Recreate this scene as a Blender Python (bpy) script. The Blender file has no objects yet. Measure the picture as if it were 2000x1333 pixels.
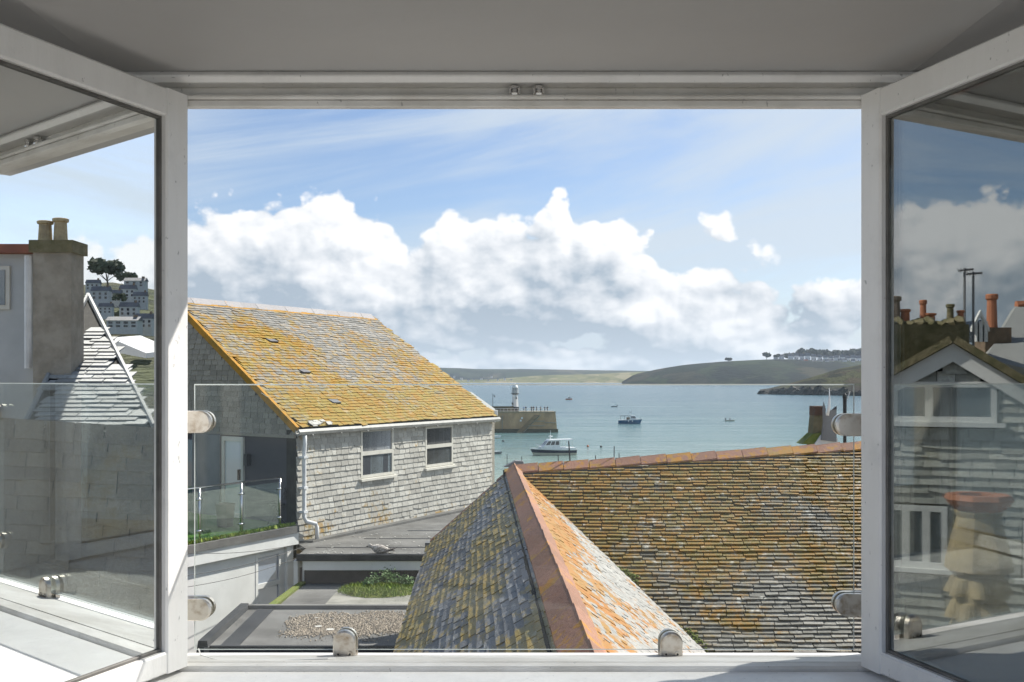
import bpy, math, random
from mathutils import Vector, Matrix, noise
V = Vector
rnd = random.Random(11)
sc = bpy.context.scene
rad = math.radians

# ------------------------------------------------------------------ camera
F, HZ, EYE = 2050.0, 742.0, 15.0            # focal length in photo pixels, horizon row, eye height over the sea
cam_d = bpy.data.cameras.new('camera'); cam = bpy.data.objects.new('camera', cam_d)
sc.collection.objects.link(cam); sc.camera = cam
cam.location = (0, 0, EYE); cam.rotation_euler = (rad(90), 0, 0)
cam_d.sensor_width = 36; cam_d.lens = 36*F/2000; cam_d.shift_y = (HZ-666.5)/2000
cam_d.clip_start = 0.02; cam_d.clip_end = 40000
SUN_AZ, SUN_EL = 55.0, 43.0                  # sun heading (from +Y towards +X) and elevation
sc.view_settings.view_transform = 'Standard'; sc.view_settings.look = 'None'
sc.view_settings.exposure = 0.66; sc.view_settings.gamma = 1.0
sc.render.engine = 'CYCLES'
cy = sc.cycles
cy.use_denoising = True; cy.max_bounces = 8; cy.diffuse_bounces = 4; cy.glossy_bounces = 5; cy.use_adaptive_sampling = True; cy.adaptive_threshold = .02
cy.transparent_max_bounces = 32; cy.volume_bounces = 1; cy.sample_clamp_indirect = 6; cy.caustics_reflective = False

# ------------------------------------------------------------------ node helper
class NT:
    def __init__(s, nt): s.nt = nt; s.n = nt.nodes; s.l = nt.links
    def add(s, t, **kw):
        nd = s.n.new(t)
        for k, v in kw.items(): setattr(nd, k, v)
        return nd
    def put(s, sock, v):
        if isinstance(v, bpy.types.NodeSocket): s.l.new(v, sock)
        elif isinstance(v, (tuple, list)) and sock.type == 'RGBA' and len(v) == 3: sock.default_value = (*v, 1)
        else: sock.default_value = v
    def m(s, op, a, b=0.0, c=None, clamp=False):
        nd = s.add('ShaderNodeMath', operation=op, use_clamp=clamp)
        s.put(nd.inputs[0], a); s.put(nd.inputs[1], b)
        if c is not None: s.put(nd.inputs[2], c)
        return nd.outputs[0]
    def vm(s, op, a, b=(0, 0, 0)):
        nd = s.add('ShaderNodeVectorMath', operation=op); s.put(nd.inputs[0], a); s.put(nd.inputs[1], b); return nd.outputs[0]
    def comb(s, x, y, z=0.0):
        nd = s.add('ShaderNodeCombineXYZ')
        for i, v in enumerate((x, y, z)): s.put(nd.inputs[i], v)
        return nd.outputs[0]
    def sep(s, v):
        nd = s.add('ShaderNodeSeparateXYZ'); s.put(nd.inputs[0], v); return nd.outputs
    def noise(s, vec, scale, detail=4.0, rough=0.55, dist=0.0):
        nd = s.add('ShaderNodeTexNoise'); s.put(nd.inputs['Vector'], vec); s.put(nd.inputs['Scale'], scale)
        nd.inputs['Detail'].default_value = detail; nd.inputs['Roughness'].default_value = rough; nd.inputs['Distortion'].default_value = dist
        return nd.outputs[0]
    def vor(s, vec, scale, detail=0.0, smooth=None, out=0):
        nd = s.add('ShaderNodeTexVoronoi'); s.put(nd.inputs['Vector'], vec)
        if smooth is not None: nd.feature = 'SMOOTH_F1'; nd.inputs['Smoothness'].default_value = smooth
        nd.inputs['Scale'].default_value = scale; nd.inputs['Detail'].default_value = detail
        return nd.outputs[out]
    def mix(s, f, a, b):
        nd = s.add('ShaderNodeMix', data_type='RGBA'); s.put(nd.inputs[0], f); s.put(nd.inputs[6], a); s.put(nd.inputs[7], b); return nd.outputs[2]
    def step(s, v, lo, hi, a=0.0, b=1.0):
        nd = s.add('ShaderNodeMapRange', interpolation_type='SMOOTHSTEP'); s.put(nd.inputs[0], v)
        nd.inputs[1].default_value = lo; nd.inputs[2].default_value = hi; nd.inputs[3].default_value = a; nd.inputs[4].default_value = b
        return nd.outputs[0]

# ------------------------------------------------------------------ world: sky with a bank of cumulus and thin cirrus
SKY = 0.10
w = bpy.data.worlds.new('World'); sc.world = w; w.use_nodes = True
W = NT(w.node_tree); W.n.clear()
g = bpy.data.node_groups.new('cloud_field', 'ShaderNodeTree')
g.interface.new_socket('P', in_out='INPUT', socket_type='NodeSocketVector')
g.interface.new_socket('F', in_out='OUTPUT', socket_type='NodeSocketFloat')
G = NT(g); gi = G.add('NodeGroupInput'); go = G.add('NodeGroupOutput')
p = gi.outputs[0]; px, py, _ = G.sep(p)
fc = G.add('ShaderNodeFloatCurve')
prof = [(200, 430), (300, 415), (370, 408), (450, 395), (500, 418), (545, 405), (585, 385), (635, 362), (680, 385), (715, 430), (760, 452),
        (800, 466), (825, 474), (850, 450), (895, 432), (940, 462), (985, 446), (1035, 440), (1055, 408), (1080, 388), (1108, 400), (1125, 440),
        (1150, 438), (1180, 450), (1215, 430), (1250, 440), (1290, 470), (1320, 500), (1350, 525), (1400, 530), (1450, 548), (1520, 550), (1600, 570), (1680, 575), (1800, 540)]
pts = []
for x, y in prof:
    u = math.atan((x-1000)/F); pts.append(((u+.5), (HZ-y)/F*math.cos(u)/.25))
pts = [(0.0, .42)] + pts + [(1.0, .36)]
cv = fc.mapping.curves[0]
while len(cv.points) < len(pts): cv.points.new(.5, .5)
for q, (a, b) in zip(cv.points, pts): q.location = (a, b); q.handle_type = 'AUTO'
fc.mapping.update()
G.put(fc.inputs['Value'], G.m('ADD', px, .5, clamp=True))
top = G.m('MULTIPLY_ADD', fc.outputs[0], .25, .008)
far = G.step(G.m('ABSOLUTE', px), .42, .7)
top = G.m('ADD', top, G.m('MULTIPLY', far, G.m('MULTIPLY_ADD', G.noise(G.comb(px, 3.0), 2.2, 2), .26, -.10)))
wp = G.vm('MULTIPLY', p, (1, 1.15, 1))
n1 = G.m('SUBTRACT', G.noise(wp, 11, 7, .56), .5)
v1 = G.m('SUBTRACT', .45, G.vor(G.vm('ADD', wp, G.vm('MULTIPLY', G.comb(n1, n1, 0.0), (.03, .03, 0))), 19, 2.5))
base = G.m('MULTIPLY', G.m('SUBTRACT', top, py), 11.0)
base = G.m('ADD', G.m('MINIMUM', base, .72), .20)
base = G.m('SUBTRACT', base, G.m('MULTIPLY', G.step(py, .075, .02), G.step(G.noise(G.vm('MULTIPLY', p, (1, 2.4, 1)), 9, 3), .42, .66, 0, .62)))
def puff(x, y, rx, ry, k=.55):
    u = math.atan((x-1000)/F); v = (HZ-y)/F*math.cos(u)
    dx = G.m('DIVIDE', G.m('SUBTRACT', px, u), rx/F); dy = G.m('DIVIDE', G.m('SUBTRACT', py, v), ry/F)
    return G.m('MULTIPLY', G.m('SUBTRACT', 1.0, G.m('ADD', G.m('POWER', dx, 2), G.m('POWER', dy, 2))), k)
for a in ((1383, 436, 84, 60, .30), (1528, 496, 84, 78, .36), (1565, 578, 110, 64, .46), (1400, 570, 110, 50, .36), (1655, 600, 44, 30, .3)):
    base = G.m('MAXIMUM', base, puff(*a))
ff = G.m('ADD', base, G.m('ADD', G.m('MULTIPLY', n1, 1.05), G.m('MULTIPLY', v1, .50)))
G.put(go.inputs[0], ff)

dirv = W.add('ShaderNodeTexCoord').outputs['Generated']
dx, dy, dz = W.sep(dirv)
hyp = W.m('SQRT', W.m('ADD', W.m('POWER', dx, 2), W.m('POWER', dy, 2)))
uu = W.m('ARCTAN2', dx, dy); vv = W.m('DIVIDE', dz, W.m('MAXIMUM', hyp, .05))
def field(ou, ov):
    nd = W.add('ShaderNodeGroup'); nd.node_tree = g
    W.put(nd.inputs[0], W.comb(W.m('ADD', uu, ou), W.m('ADD', vv, ov), .37)); return nd.outputs[0]
f0, f1, f2 = field(0, 0), field(.0045, .0060), field(.015, .022)
dens = W.step(f0, .0, .11)
lit = W.m('ADD', W.m('MULTIPLY', W.m('SUBTRACT', f0, f1), 1.3), W.m('MULTIPLY', W.m('SUBTRACT', f0, f2), .9))
lowg = W.noise(W.comb(W.m('MULTIPLY', uu, 1.0), W.m('MULTIPLY', vv, 2.2), 1.7), 9.0, 6, .6)
rim = W.step(f0, .62, .12, 0, .20)
shade = W.m('ADD', W.m('ADD', .42, W.m('MULTIPLY', lit, 1.05)), W.m('MULTIPLY', W.m('SUBTRACT', .5, lowg), 2.3))
shade = W.m('ADD', W.m('ADD', shade, rim), W.step(vv, .05, .17, -.16, .16), clamp=True)
ccol = W.mix(shade, (.42, .50, .59), (.97, .98, 1.0))
sky = W.add('ShaderNodeTexSky', sky_type='NISHITA', sun_disc=False)
sky.sun_elevation = rad(SUN_EL); sky.sun_rotation = rad(SUN_AZ); sky.altitude = 15; sky.air_density = 1.0; sky.dust_density = .6; sky.ozone_density = 2.0
skyc = W.vm('MULTIPLY', sky.outputs[0], (SKY*1.12, SKY*1.14, SKY*1.25))
# cirrus
cs = W.comb(W.m('ADD', W.m('MULTIPLY', uu, 2.2), W.m('MULTIPLY', vv, -2.0)), W.m('ADD', W.m('MULTIPLY', vv, 13.0), W.m('MULTIPLY', uu, -2.6)), 4.2)
cn = W.m('ADD', W.m('MULTIPLY', W.noise(cs, 1.1, 6, .62, .5), .8), W.m('MULTIPLY', W.noise(W.comb(uu, vv, 8.3), 2.6, 2), .5))
cir = W.m('MULTIPLY', W.step(W.m('ADD', cn, W.step(uu, -.28, .12, -.1, .09)), .50, .84), .85)
skyc = W.mix(cir, skyc, (.64, .72, .80))
skyc = W.mix(W.step(vv, .13, .0, 0, .75), skyc, (.56, .66, .76))
fin = W.mix(dens, skyc, ccol)
fin = W.mix(W.step(vv, .075, .0, 0, .55), fin, (.59, .68, .77))
fin = W.vm('MULTIPLY', fin, (.67, .67, .67))
# overhead the cumulus thins out
bg = W.add('ShaderNodeBackground'); W.put(bg.inputs[0], W.vm('MULTIPLY', fin, (1/SKY,)*3)); bg.inputs[1].default_value = SKY
out = W.add('ShaderNodeOutputWorld'); W.l.new(bg.outputs[0], out.inputs[0])
w.cycles.sampling_method = 'MANUAL'; w.cycles.sample_map_resolution = 1024

sl = bpy.data.lights.new('sun', 'SUN'); sl.energy = 4.8; sl.angle = rad(.53); sl.color = (1, .945, .87)
so = bpy.data.objects.new('sun', sl); sc.collection.objects.link(so); so.location = (30, 20, 60)
sd = V((math.sin(rad(SUN_AZ))*math.cos(rad(SUN_EL)), math.cos(rad(SUN_AZ))*math.cos(rad(SUN_EL)), math.sin(rad(SUN_EL))))
so.rotation_euler = sd.to_track_quat('Z', 'Y').to_euler()

# ------------------------------------------------------------------ materials
def newmat(name):
    m = bpy.data.materials.new(name); m.use_nodes = True; n = NT(m.node_tree); n.n.clear()
    o = n.add('ShaderNodeOutputMaterial'); return m, n, o
def prin(n, o, col, rough=.6, metal=0, bump=None, bd=.01, spec=.5, **kw):
    b = n.add('ShaderNodeBsdfPrincipled'); n.put(b.inputs['Base Color'], col); n.put(b.inputs['Roughness'], rough)
    n.put(b.inputs['Metallic'], metal); n.put(b.inputs['Specular IOR Level'], spec)
    for k, v in kw.items(): n.put(b.inputs[k.replace('_', ' ')], v)
    if bump is not None:
        bn = n.add('ShaderNodeBump'); bn.inputs['Distance'].default_value = bd; bn.inputs['Strength'].default_value = .8
        n.put(bn.inputs['Height'], bump); n.l.new(bn.outputs[0], b.inputs['Normal'])
    n.l.new(b.outputs[0], o.inputs[0]); return b
def pos(n): return n.add('ShaderNodeNewGeometry').outputs['Position']
def pm(name, c1, c2=None, scale=3.0, rough=.6, bump=0.0, bscale=40.0, metal=0.0, spec=.4, tone=0.0, lo=.35, hi=.68, stretch=(1, 1, 1), speck=0.0):
    """painted / mineral surface: two colours mixed by soft noise, optional fine relief, optional per-piece tone"""
    m, n, o = newmat(name); p = n.vm('MULTIPLY', pos(n), stretch)
    c = n.mix(n.step(n.noise(p, scale, 6, .6), lo, hi), c1, c2 or tuple(x*.86 for x in c1))
    if speck:
        c = n.mix(n.step(n.noise(n.vm('MULTIPLY', pos(n), (1, 1, .5)), speck, 3, .7), .66, .72, 0, .7), c, tuple(x*.38 for x in c1))
        c = n.mix(n.step(n.noise(pos(n), speck*.12, 5, .65), .52, .80, 0, .35), c, tuple(x*.6 for x in c1))
    if tone:
        t = n.add('ShaderNodeAttribute', attribute_name='tone').outputs['Fac']
        c = n.mix(n.m('MULTIPLY', t, tone), c, tuple(x*.35 for x in c1))
    prin(n, o, c, rough, metal, n.noise(p, bscale, 5, .6) if bump else None, bump, spec); return m
def slate_mat(name, c1, c2, l1, l2, lo, hi, sc1=1.0, fine=14.0, zb=None, stretch=(1, 1, 1), wfine=.45, rough=.62, pale=0.0, spec=.35, xb=None):
    """slate with per-piece tone, blotches and specks of lichen"""
    m, n, o = newmat(name); P0 = pos(n); p = n.vm('MULTIPLY', P0, stretch)
    t = n.add('ShaderNodeAttribute', attribute_name='tone').outputs['Fac']
    col = n.mix(t, c1, c2)
    col = n.mix(n.step(n.noise(p, 30, 4, .65), .35, .75, 0, .55), col, tuple(x*.55 for x in c1))
    f = n.m('ADD', n.m('MULTIPLY', n.noise(p, sc1, 3, .55, .3), 1-wfine), n.m('MULTIPLY', n.noise(p, fine, 6, .68), wfine))
    f = n.m('ADD', f, n.m('MULTIPLY', n.m('SUBTRACT', t, .5), .09))
    if zb: f = n.m('ADD', f, n.step(n.sep(P0)[2], zb[0], zb[1], zb[2], zb[3]))
    if xb: f = n.m('ADD', f, n.step(n.sep(P0)[0], xb[0], xb[1], xb[2], xb[3]))
    lf = n.step(f, lo, hi)
    lc = n.mix(n.step(n.noise(p, fine*.5, 4, .6), .38, .64), l1, l2)
    col = n.mix(lf, col, lc)
    if pale: col = n.mix(n.step(n.noise(n.vm('ADD', p, (5, 9, 2)), fine*.55, 4, .7), .56, .70, 0, pale), col, (.55, .54, .48))
    h = n.noise(p, 34, 5, .7)
    prin(n, o, col, rough, 0, h, .008, spec); return m
M = {}
M['white'] = pm('white_gloss_paint', (.86, .855, .84), (.79, .78, .76), 7, .34, .0012, 60, stretch=(1, 1, .25), speck=75)
M['white_old'] = pm('weathered_white_paint', (.80, .79, .765), (.58, .56, .52), 9, .45, .0015, 70, stretch=(.4, 1, 1), speck=60)
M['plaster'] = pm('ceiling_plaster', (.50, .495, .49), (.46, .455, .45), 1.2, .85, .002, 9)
M['wallp'] = pm('room_wall_paint', (.50, .46, .39), (.45, .41, .35), 1.0, .8, .001, 60)
M['seal'] = pm('grey_glazing_seal', (.16, .155, .145), (.10, .097, .09), 14, .6)
M['steel'] = pm('brushed_steel', (.66, .62, .56), (.36, .28, .20), 38, .36, .0004, 220, metal=1.0, lo=.45, hi=.75)
M['chrome'] = pm('polished_steel', (.75, .74, .72), (.62, .61, .6), 20, .16, metal=1.0)
M['dark'] = pm('dark_paint', (.018, .02, .026), (.03, .032, .036), 3, .5)
M['render'] = pm('white_render', (.76, .76, .74), (.66, .66, .64), 1.3, .8, .003, 50)
M['renderg'] = pm('grey_render', (.27, .262, .258), (.22, .215, .21), 1.3, .8, .003, 50)
M['purple'] = pm('dark_mauve_render', (.082, .074, .082), (.066, .06, .068), 1.0, .75, .003, 50)
M['pvc'] = pm('beige_window_frame', (.60, .58, .52), (.54, .52, .46), 5, .4)
M['gutter'] = pm('grey_gutter', (.30, .295, .275), (.22, .215, .2), 5, .5, .002, 30)
M['pipe'] = pm('pale_downpipe', (.70, .71, .72), (.6, .61, .62), 5, .4)
M['felt'] = pm('roofing_felt', (.095, .092, .087), (.20, .195, .185), .8, .9, .006, 60, lo=.3, hi=.7, speck=6)
M['feltd'] = pm('dark_felt_edge', (.030, .032, .037), (.055, .056, .06), 2.5, .7, .006, 40)
M['conc'] = pm('weathered_concrete', (.34, .325, .285), (.21, .205, .175), 1.6, .9, .006, 60, lo=.35, hi=.65)
M['gravel'] = pm('gravel_stone', (.56, .47, .37), (.36, .31, .25), 9, .85, tone=.75)
M['turf'] = pm('artificial_turf', (.06, .17, .022), (.11, .21, .03), 14, .9, .01, 90)
M['mortar'] = pm('lichened_mortar', (.48, .235, .028), (.27, .17, .04), 3.5, .9, .012, 50)
M['under'] = pm('roof_underlay', (.028, .025, .02), (.05, .045, .035), 6, .9)
M['granite'] = pm('sea_stained_granite', (.54, .37, .205), (.36, .25, .145), .35, .9, .06, 3, stretch=(1, 1, .5))
M['graniteg'] = pm('weedy_granite', (.11, .105, .065), (.075, .078, .05), .8, .9, .05, 3)
M['stonepale'] = pm('pale_granite', (.36, .32, .24), (.28, .25, .19), .7, .9)
M['black'] = pm('black_paint', (.012, .012, .014), (.02, .02, .022), 3, .5)
M['lwhite'] = pm('lighthouse_white', (.80, .80, .79), (.7, .7, .7), .8, .5)
M['navy'] = pm('navy_gelcoat', (.010, .014, .038), (.014, .018, .045), 1, .25)
M['blue'] = pm('blue_hull_paint', (.018, .12, .24), (.02, .10, .2), 1, .4)
M['boatw'] = pm('white_gelcoat', (.80, .80, .80), (.7, .71, .72), .8, .3)
M['cream'] = pm('cream_hull', (.55, .52, .40), (.48, .46, .36), .8, .4)
M['orange'] = pm('orange_buoy_paint', (.55, .14, .03), (.45, .1, .02), 1, .5)
M['rubber'] = pm('grey_rubber', (.22, .23, .24), (.16, .17, .18), 2, .6)
M['winb'] = pm('dark_boat_window', (.012, .016, .02), (.02, .025, .03), 1, .1, spec=.8)
M['terra'] = pm('terracotta', (.46, .185, .10), (.36, .15, .085), 6, .8, .004, 60)
M['cpot'] = pm('cream_chimney_pot', (.46, .37, .22), (.30, .24, .15), 7, .85, .01, 40)
M['stack'] = pm('mossy_chimney_stone', (.20, .17, .10), (.11, .105, .05), 5, .9, .03, 18)
M['brick'] = pm('weathered_brick', (.24, .17, .115), (.15, .115, .08), 6, .9, .02, 22)
M['lead'] = pm('lead_flashing', (.20, .20, .205), (.15, .15, .155), 2, .55, .003, 20)
M['moss'] = pm('roof_moss', (.12, .165, .025), (.18, .19, .045), 9, .95, .02, 40)
M['grass'] = pm('roof_grass', (.21, .31, .035), (.30, .34, .07), 3, .9, tone=.45)
M['leaf'] = pm('shrub_leaf', (.06, .15, .03), (.11, .21, .045), 8, .6, tone=.6)
M['pine'] = pm('pine_foliage', (.028, .042, .024), (.045, .06, .03), .2, .9, tone=.5)
M['trunk'] = pm('tree_bark', (.07, .055, .04), (.05, .04, .03), 3, .9)
M['redroof'] = pm('red_roof_tile', (.30, .115, .07), (.22, .09, .06), 3, .8)
M['greyroof'] = pm('grey_far_slate', (.13, .135, .15), (.09, .095, .105), .3, .7)
M['gullw'] = pm('gull_plumage', (.62, .58, .53), (.26, .225, .20), 26, .9, .012, 60, lo=.40, hi=.60)
M['gulld'] = pm('gull_dark_feather', (.05, .042, .038), (.09, .075, .07), 20, .8)
M['bill'] = pm('gull_bill', (.06, .05, .045), (.05, .04, .04), 5, .5)
M['wood'] = pm('weathered_timber', (.11, .05, .028), (.06, .04, .025), 12, .85, .006, 30)
M['shell'] = pm('shell_fragment', (.62, .60, .55), (.5, .48, .44), 9, .7)
M['cable'] = pm('cable_sheath', (.02, .02, .022), (.03, .03, .03), 2, .6)
M['foam'] = pm('sea_foam', (.62, .67, .68), (.5, .56, .58), .4, .8)
M['floorb'] = pm('floor_board', (.72, .66, .57), (.62, .56, .47), 3, .5, .001, 30, stretch=(1, .15, 1))
M['curtain'] = pm('dark_navy_panel', (.016, .02, .028), (.022, .026, .034), 2, .6)

# slates
M['s_house'] = slate_mat('house_roof_slate', (.19, .19, .172), (.35, .345, .32), (.27, .195, .028), (.31, .165, .010), .40, .555, .42, 7, zb=(13.9, 17.2, .075, -.065), wfine=.45, pale=.25)
M['s_wall'] = slate_mat('pale_hung_slate', (.35, .335, .30), (.56, .545, .495), (.22, .185, .10), (.33, .20, .05), .555, .69, .8, 7, zb=(10.9, 12.6, .075, -.02), wfine=.5, pale=.2)
M['s_gable'] = slate_mat('dark_hung_slate', (.25, .23, .19), (.38, .35, .295), (.26, .23, .13), (.28, .23, .12), .60, .75, 1.2, 8)
M['s_left'] = slate_mat('blue_grey_slate', (.09, .094, .102), (.19, .195, .204), (.17, .135, .03), (.28, .185, .022), .44, .545, .9, 10, stretch=(1.6, .6, 1.6), wfine=.38, pale=.35, rough=.5, spec=.6)
M['s_right'] = slate_mat('orange_lichen_slate', (.29, .283, .265), (.42, .41, .385), (.31, .165, .03), (.35, .135, .010), .50, .55, 1.1, 5.5, stretch=(1, .75, 1), wfine=.5, xb=(.45, 1.15, .11, -.035))
M['s_main'] = slate_mat('ochre_lichen_slate', (.115, .11, .09), (.34, .325, .285), (.165, .122, .022), (.25, .128, .010), .38, .55, .9, 12, zb=(10.9, 13.3, -.115, .05), wfine=.38, pale=.7)
M['s_refl'] = slate_mat('plain_grey_slate', (.24, .245, .235), (.46, .465, .445), (.3, .27, .18), (.3, .25, .15), .62, .75, 1.0, 8)
M['s_hung'] = slate_mat('grey_green_hung_slate', (.34, .345, .315), (.60, .605, .555), (.36, .33, .2), (.34, .3, .18), .60, .75, 1.0, 8)
M['s_brown'] = slate_mat('brownish_slate', (.22, .19, .145), (.33, .29, .22), (.30, .25, .15), (.27, .20, .09), .52, .70, 1.0, 8)
M['hip'] = slate_mat('terracotta_ridge_tile', (.27, .138, .088), (.38, .185, .12), (.33, .20, .05), (.44, .195, .02), .515, .575, 1.3, 9, wfine=.55, rough=.75, xb=(.6, 4.0, -.02, .05))
M['ridgeg'] = slate_mat('grey_ridge_tile', (.22, .22, .23), (.29, .285, .29), (.42, .27, .05), (.45, .22, .02), .62, .70, .8, 8)

def window_glass():
    m, n, o = newmat('window_pane_glass')
    prin(n, o, (.12, .15, .17), .04, 0, n.noise(pos(n), .8, 2), .004, 1.0, Coat_Weight=.6); return m
M['pane'] = window_glass()
m, n, o = newmat('house_window_pane'); prin(n, o, (.38, .45, .49), .06, 0, n.noise(pos(n), .7, 2), .004, 1.0, Coat_Weight=.6); M['panel'] = m
m, n, o = newmat('sky_toned_pane'); b_ = prin(n, o, (.56, .59, .64), .3); gl = n.add('ShaderNodeBsdfGlossy'); gl.inputs['Roughness'].default_value = .03  # pale base colour stands in for sky reflected in the house windows
mx = n.add('ShaderNodeMixShader'); mx.inputs[0].default_value = .15; n.l.new(b_.outputs[0], mx.inputs[1]); n.l.new(gl.outputs[0], mx.inputs[2]); n.l.new(mx.outputs[0], o.inputs[0]); M['skypane'] = m
def clear_glass(name, base, fres, tint):
    m, n, o = newmat(name); t = n.add('ShaderNodeBsdfTransparent'); n.put(t.inputs[0], tint)
    gl = n.add('ShaderNodeBsdfGlossy'); gl.inputs['Roughness'].default_value = 0.0; n.put(gl.inputs[0], (.95, .97, .96))
    fr = n.add('ShaderNodeFresnel'); fr.inputs[0].default_value = 1.5
    mx = n.add('ShaderNodeMixShader'); n.put(mx.inputs[0], n.m('MULTIPLY_ADD', fr.outputs[0], fres, base, clamp=True))
    n.l.new(t.outputs[0], mx.inputs[1]); n.l.new(gl.outputs[0], mx.inputs[2]); n.l.new(mx.outputs[0], o.inputs[0]); return m
m = M['skypane'].copy(); m.name = 'blue_grey_pane'; [setattr(q.inputs['Base Color'], 'default_value', (.24, .29, .37, 1)) for q in m.node_tree.nodes if q.type == 'BSDF_PRINCIPLED']; M['bluepane'] = m  # blue-grey base colour takes the place of the sky's reflection
M['sash_glass'] = clear_glass('coated_double_glazing', .235, .7, (.93, .94, .92))
M['glass'] = clear_glass('clear_safety_glass', .0, .5, (.97, .985, .98))
M['tglass'] = clear_glass('tinted_balcony_glass', .0, .4, (.84, .90, .88))
m, n, o = newmat('ground_glass_edge'); prin(n, o, (.60, .66, .645), .3, 0, None, 0, .5, Transmission_Weight=.15); M['gedge'] = m

# ------------------------------------------------------------------ geometry helpers
COL = sc.collection
class MB:
    """collects shapes in world coordinates and links them as ONE mesh object"""
    def __init__(s): s.v = []; s.f = []; s.t = []; s.mi = []; s.cur = 0
    def add(s, vs, fs, tone=.5):
        b = len(s.v); s.v += [V(q) for q in vs]
        for f in fs: s.f.append([b+i for i in f]); s.t.append(tone); s.mi.append(s.cur)
        return s
    def hexa(s, vs, tone=.5):   # 0-3 bottom ring, 4-7 top ring
        return s.add(vs, [(3, 2, 1, 0), (4, 5, 6, 7), (0, 1, 5, 4), (1, 2, 6, 5), (2, 3, 7, 6), (3, 0, 4, 7)], tone)
    def box(s, c, d, ax=None, tone=.5):
        c = V(c); ax = ax or (V((1, 0, 0)), V((0, 1, 0)), V((0, 0, 1)))
        e = [V(ax[i])*d[i]*.5 for i in range(3)]
        return s.hexa([c+e[0]*i+e[1]*j+e[2]*k for k in (-1, 1) for i, j in ((-1, -1), (1, -1), (1, 1), (-1, 1))], tone)
    def span(s, a, b, tone=.5):
        a, b = V(a), V(b); return s.box((a+b)/2, [abs(b[i]-a[i]) for i in range(3)], None, tone)
    def bbox(s, a, b, bev, tone=.5):
        """axis box with chamfered long edges (along its longest axis)"""
        a, b = V([min(a[i], b[i]) for i in range(3)]), V([max(a[i], b[i]) for i in range(3)])
        d = b-a; k = max(range(3), key=lambda i: d[i]); i, j = [q for q in range(3) if q != k]
        ring = [(a[i]+bev, a[j]), (b[i]-bev, a[j]), (b[i], a[j]+bev), (b[i], b[j]-bev), (b[i]-bev, b[j]), (a[i]+bev, b[j]), (a[i], b[j]-bev), (a[i], a[j]+bev)]
        vs = []
        for e in (a[k], b[k]):
            for x, y in ring:
                q = [0, 0, 0]; q[i] = x; q[j] = y; q[k] = e; vs.append(q)
        fs = [tuple(range(8)), tuple(range(15, 7, -1))]+[(q, (q+1) % 8, 8+(q+1) % 8, 8+q) for q in range(8)]
        return s.add(vs, fs, tone)
    def prism(s, poly, off, tone=.5):
        off = V(off); n = len(poly); vs = [V(q) for q in poly]+[V(q)+off for q in poly]
        return s.add(vs, [tuple(range(n-1, -1, -1)), tuple(range(n, 2*n))]+[(i, (i+1) % n, n+(i+1) % n, n+i) for i in range(n)], tone)
    def tube(s, path, r, seg=8, tone=.5):
        path = [V(q) for q in path]; rs = r if isinstance(r, (list, tuple)) else [r]*len(path)
        vs = []
        for i, q in enumerate(path):
            t = (path[min(i+1, len(path)-1)]-path[max(i-1, 0)]).normalized()
            a = t.cross(V((0, 0, 1)) if abs(t.z) < .9 else V((1, 0, 0))).normalized(); b = t.cross(a)
            vs += [q+(a*math.cos(2*math.pi*k/seg)+b*math.sin(2*math.pi*k/seg))*rs[i] for k in range(seg)]
        fs = [(i*seg+k, i*seg+(k+1) % seg, (i+1)*seg+(k+1) % seg, (i+1)*seg+k) for i in range(len(path)-1) for k in range(seg)]
        fs += [tuple(range(seg-1, -1, -1)), tuple(range((len(path)-1)*seg, len(path)*seg))]
        return s.add(vs, fs, tone)
    def lathe(s, c, prof, seg=12, tone=.5, rot=0.0, sx=1.0, sy=1.0):
        c = V(c); vs = [c+V((r*math.cos(rot+2*math.pi*k/seg)*sx, r*math.sin(rot+2*math.pi*k/seg)*sy, z)) for r, z in prof for k in range(seg)]
        fs = [(i*seg+k, i*seg+(k+1) % seg, (i+1)*seg+(k+1) % seg, (i+1)*seg+k) for i in range(len(prof)-1) for k in range(seg)]
        fs += [tuple(range(seg-1, -1, -1)), tuple(range((len(prof)-1)*seg, len(prof)*seg))]
        return s.add(vs, fs, tone)
    def blob(s, c, r, seg=7, rings=5, jit=.15, tone=.5):
        c = V(c); r = V(r) if not isinstance(r, (int, float)) else V((r, r, r)); vs = []
        for i in range(rings+1):
            th = math.pi*i/rings
            for k in range(seg):
                ph = 2*math.pi*(k+.5*(i % 2))/seg; j = 1+rnd.uniform(-jit, jit)
                vs.append(c+V((r.x*math.sin(th)*math.cos(ph)*j, r.y*math.sin(th)*math.sin(ph)*j, r.z*math.cos(th)*j)))
        fs = [((i+1)*seg+k, (i+1)*seg+(k+1) % seg, i*seg+(k+1) % seg, i*seg+k) for i in range(rings) for k in range(seg)]
        return s.add(vs, fs, tone)
    def xf(s, fn): s.v = [fn(q) for q in s.v]; s.f = [f[::-1] for f in s.f]; return s
    def build(s, name, mats, parent=None, smooth=False, **props):
        org = V((0, 0, 0))
        q = parent
        while q: org += q.location; q = q.parent
        me = bpy.data.meshes.new(name); me.from_pydata([tuple(x-org) for x in s.v], [], s.f)
        for m in (mats if isinstance(mats, (list, tuple)) else [mats]): me.materials.append(M[m] if isinstance(m, str) else m)
        at = me.attributes.new('tone', 'FLOAT', 'FACE'); at.data.foreach_set('value', s.t)
        me.polygons.foreach_set('material_index', s.mi)
        if smooth: me.polygons.foreach_set('use_smooth', [True]*len(me.polygons))
        me.update()
        ob = bpy.data.objects.new(name, me); COL.objects.link(ob)
        if parent: ob.parent = parent
        for k, v in props.items(): ob[k] = v
        return ob
def thing(name, loc, label, cat, group=None):
    o = bpy.data.objects.new(name, None); COL.objects.link(o); o.location = loc; o.empty_display_size = .2
    o['label'] = label; o['category'] = cat
    if group: o['group'] = group
    return o
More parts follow.
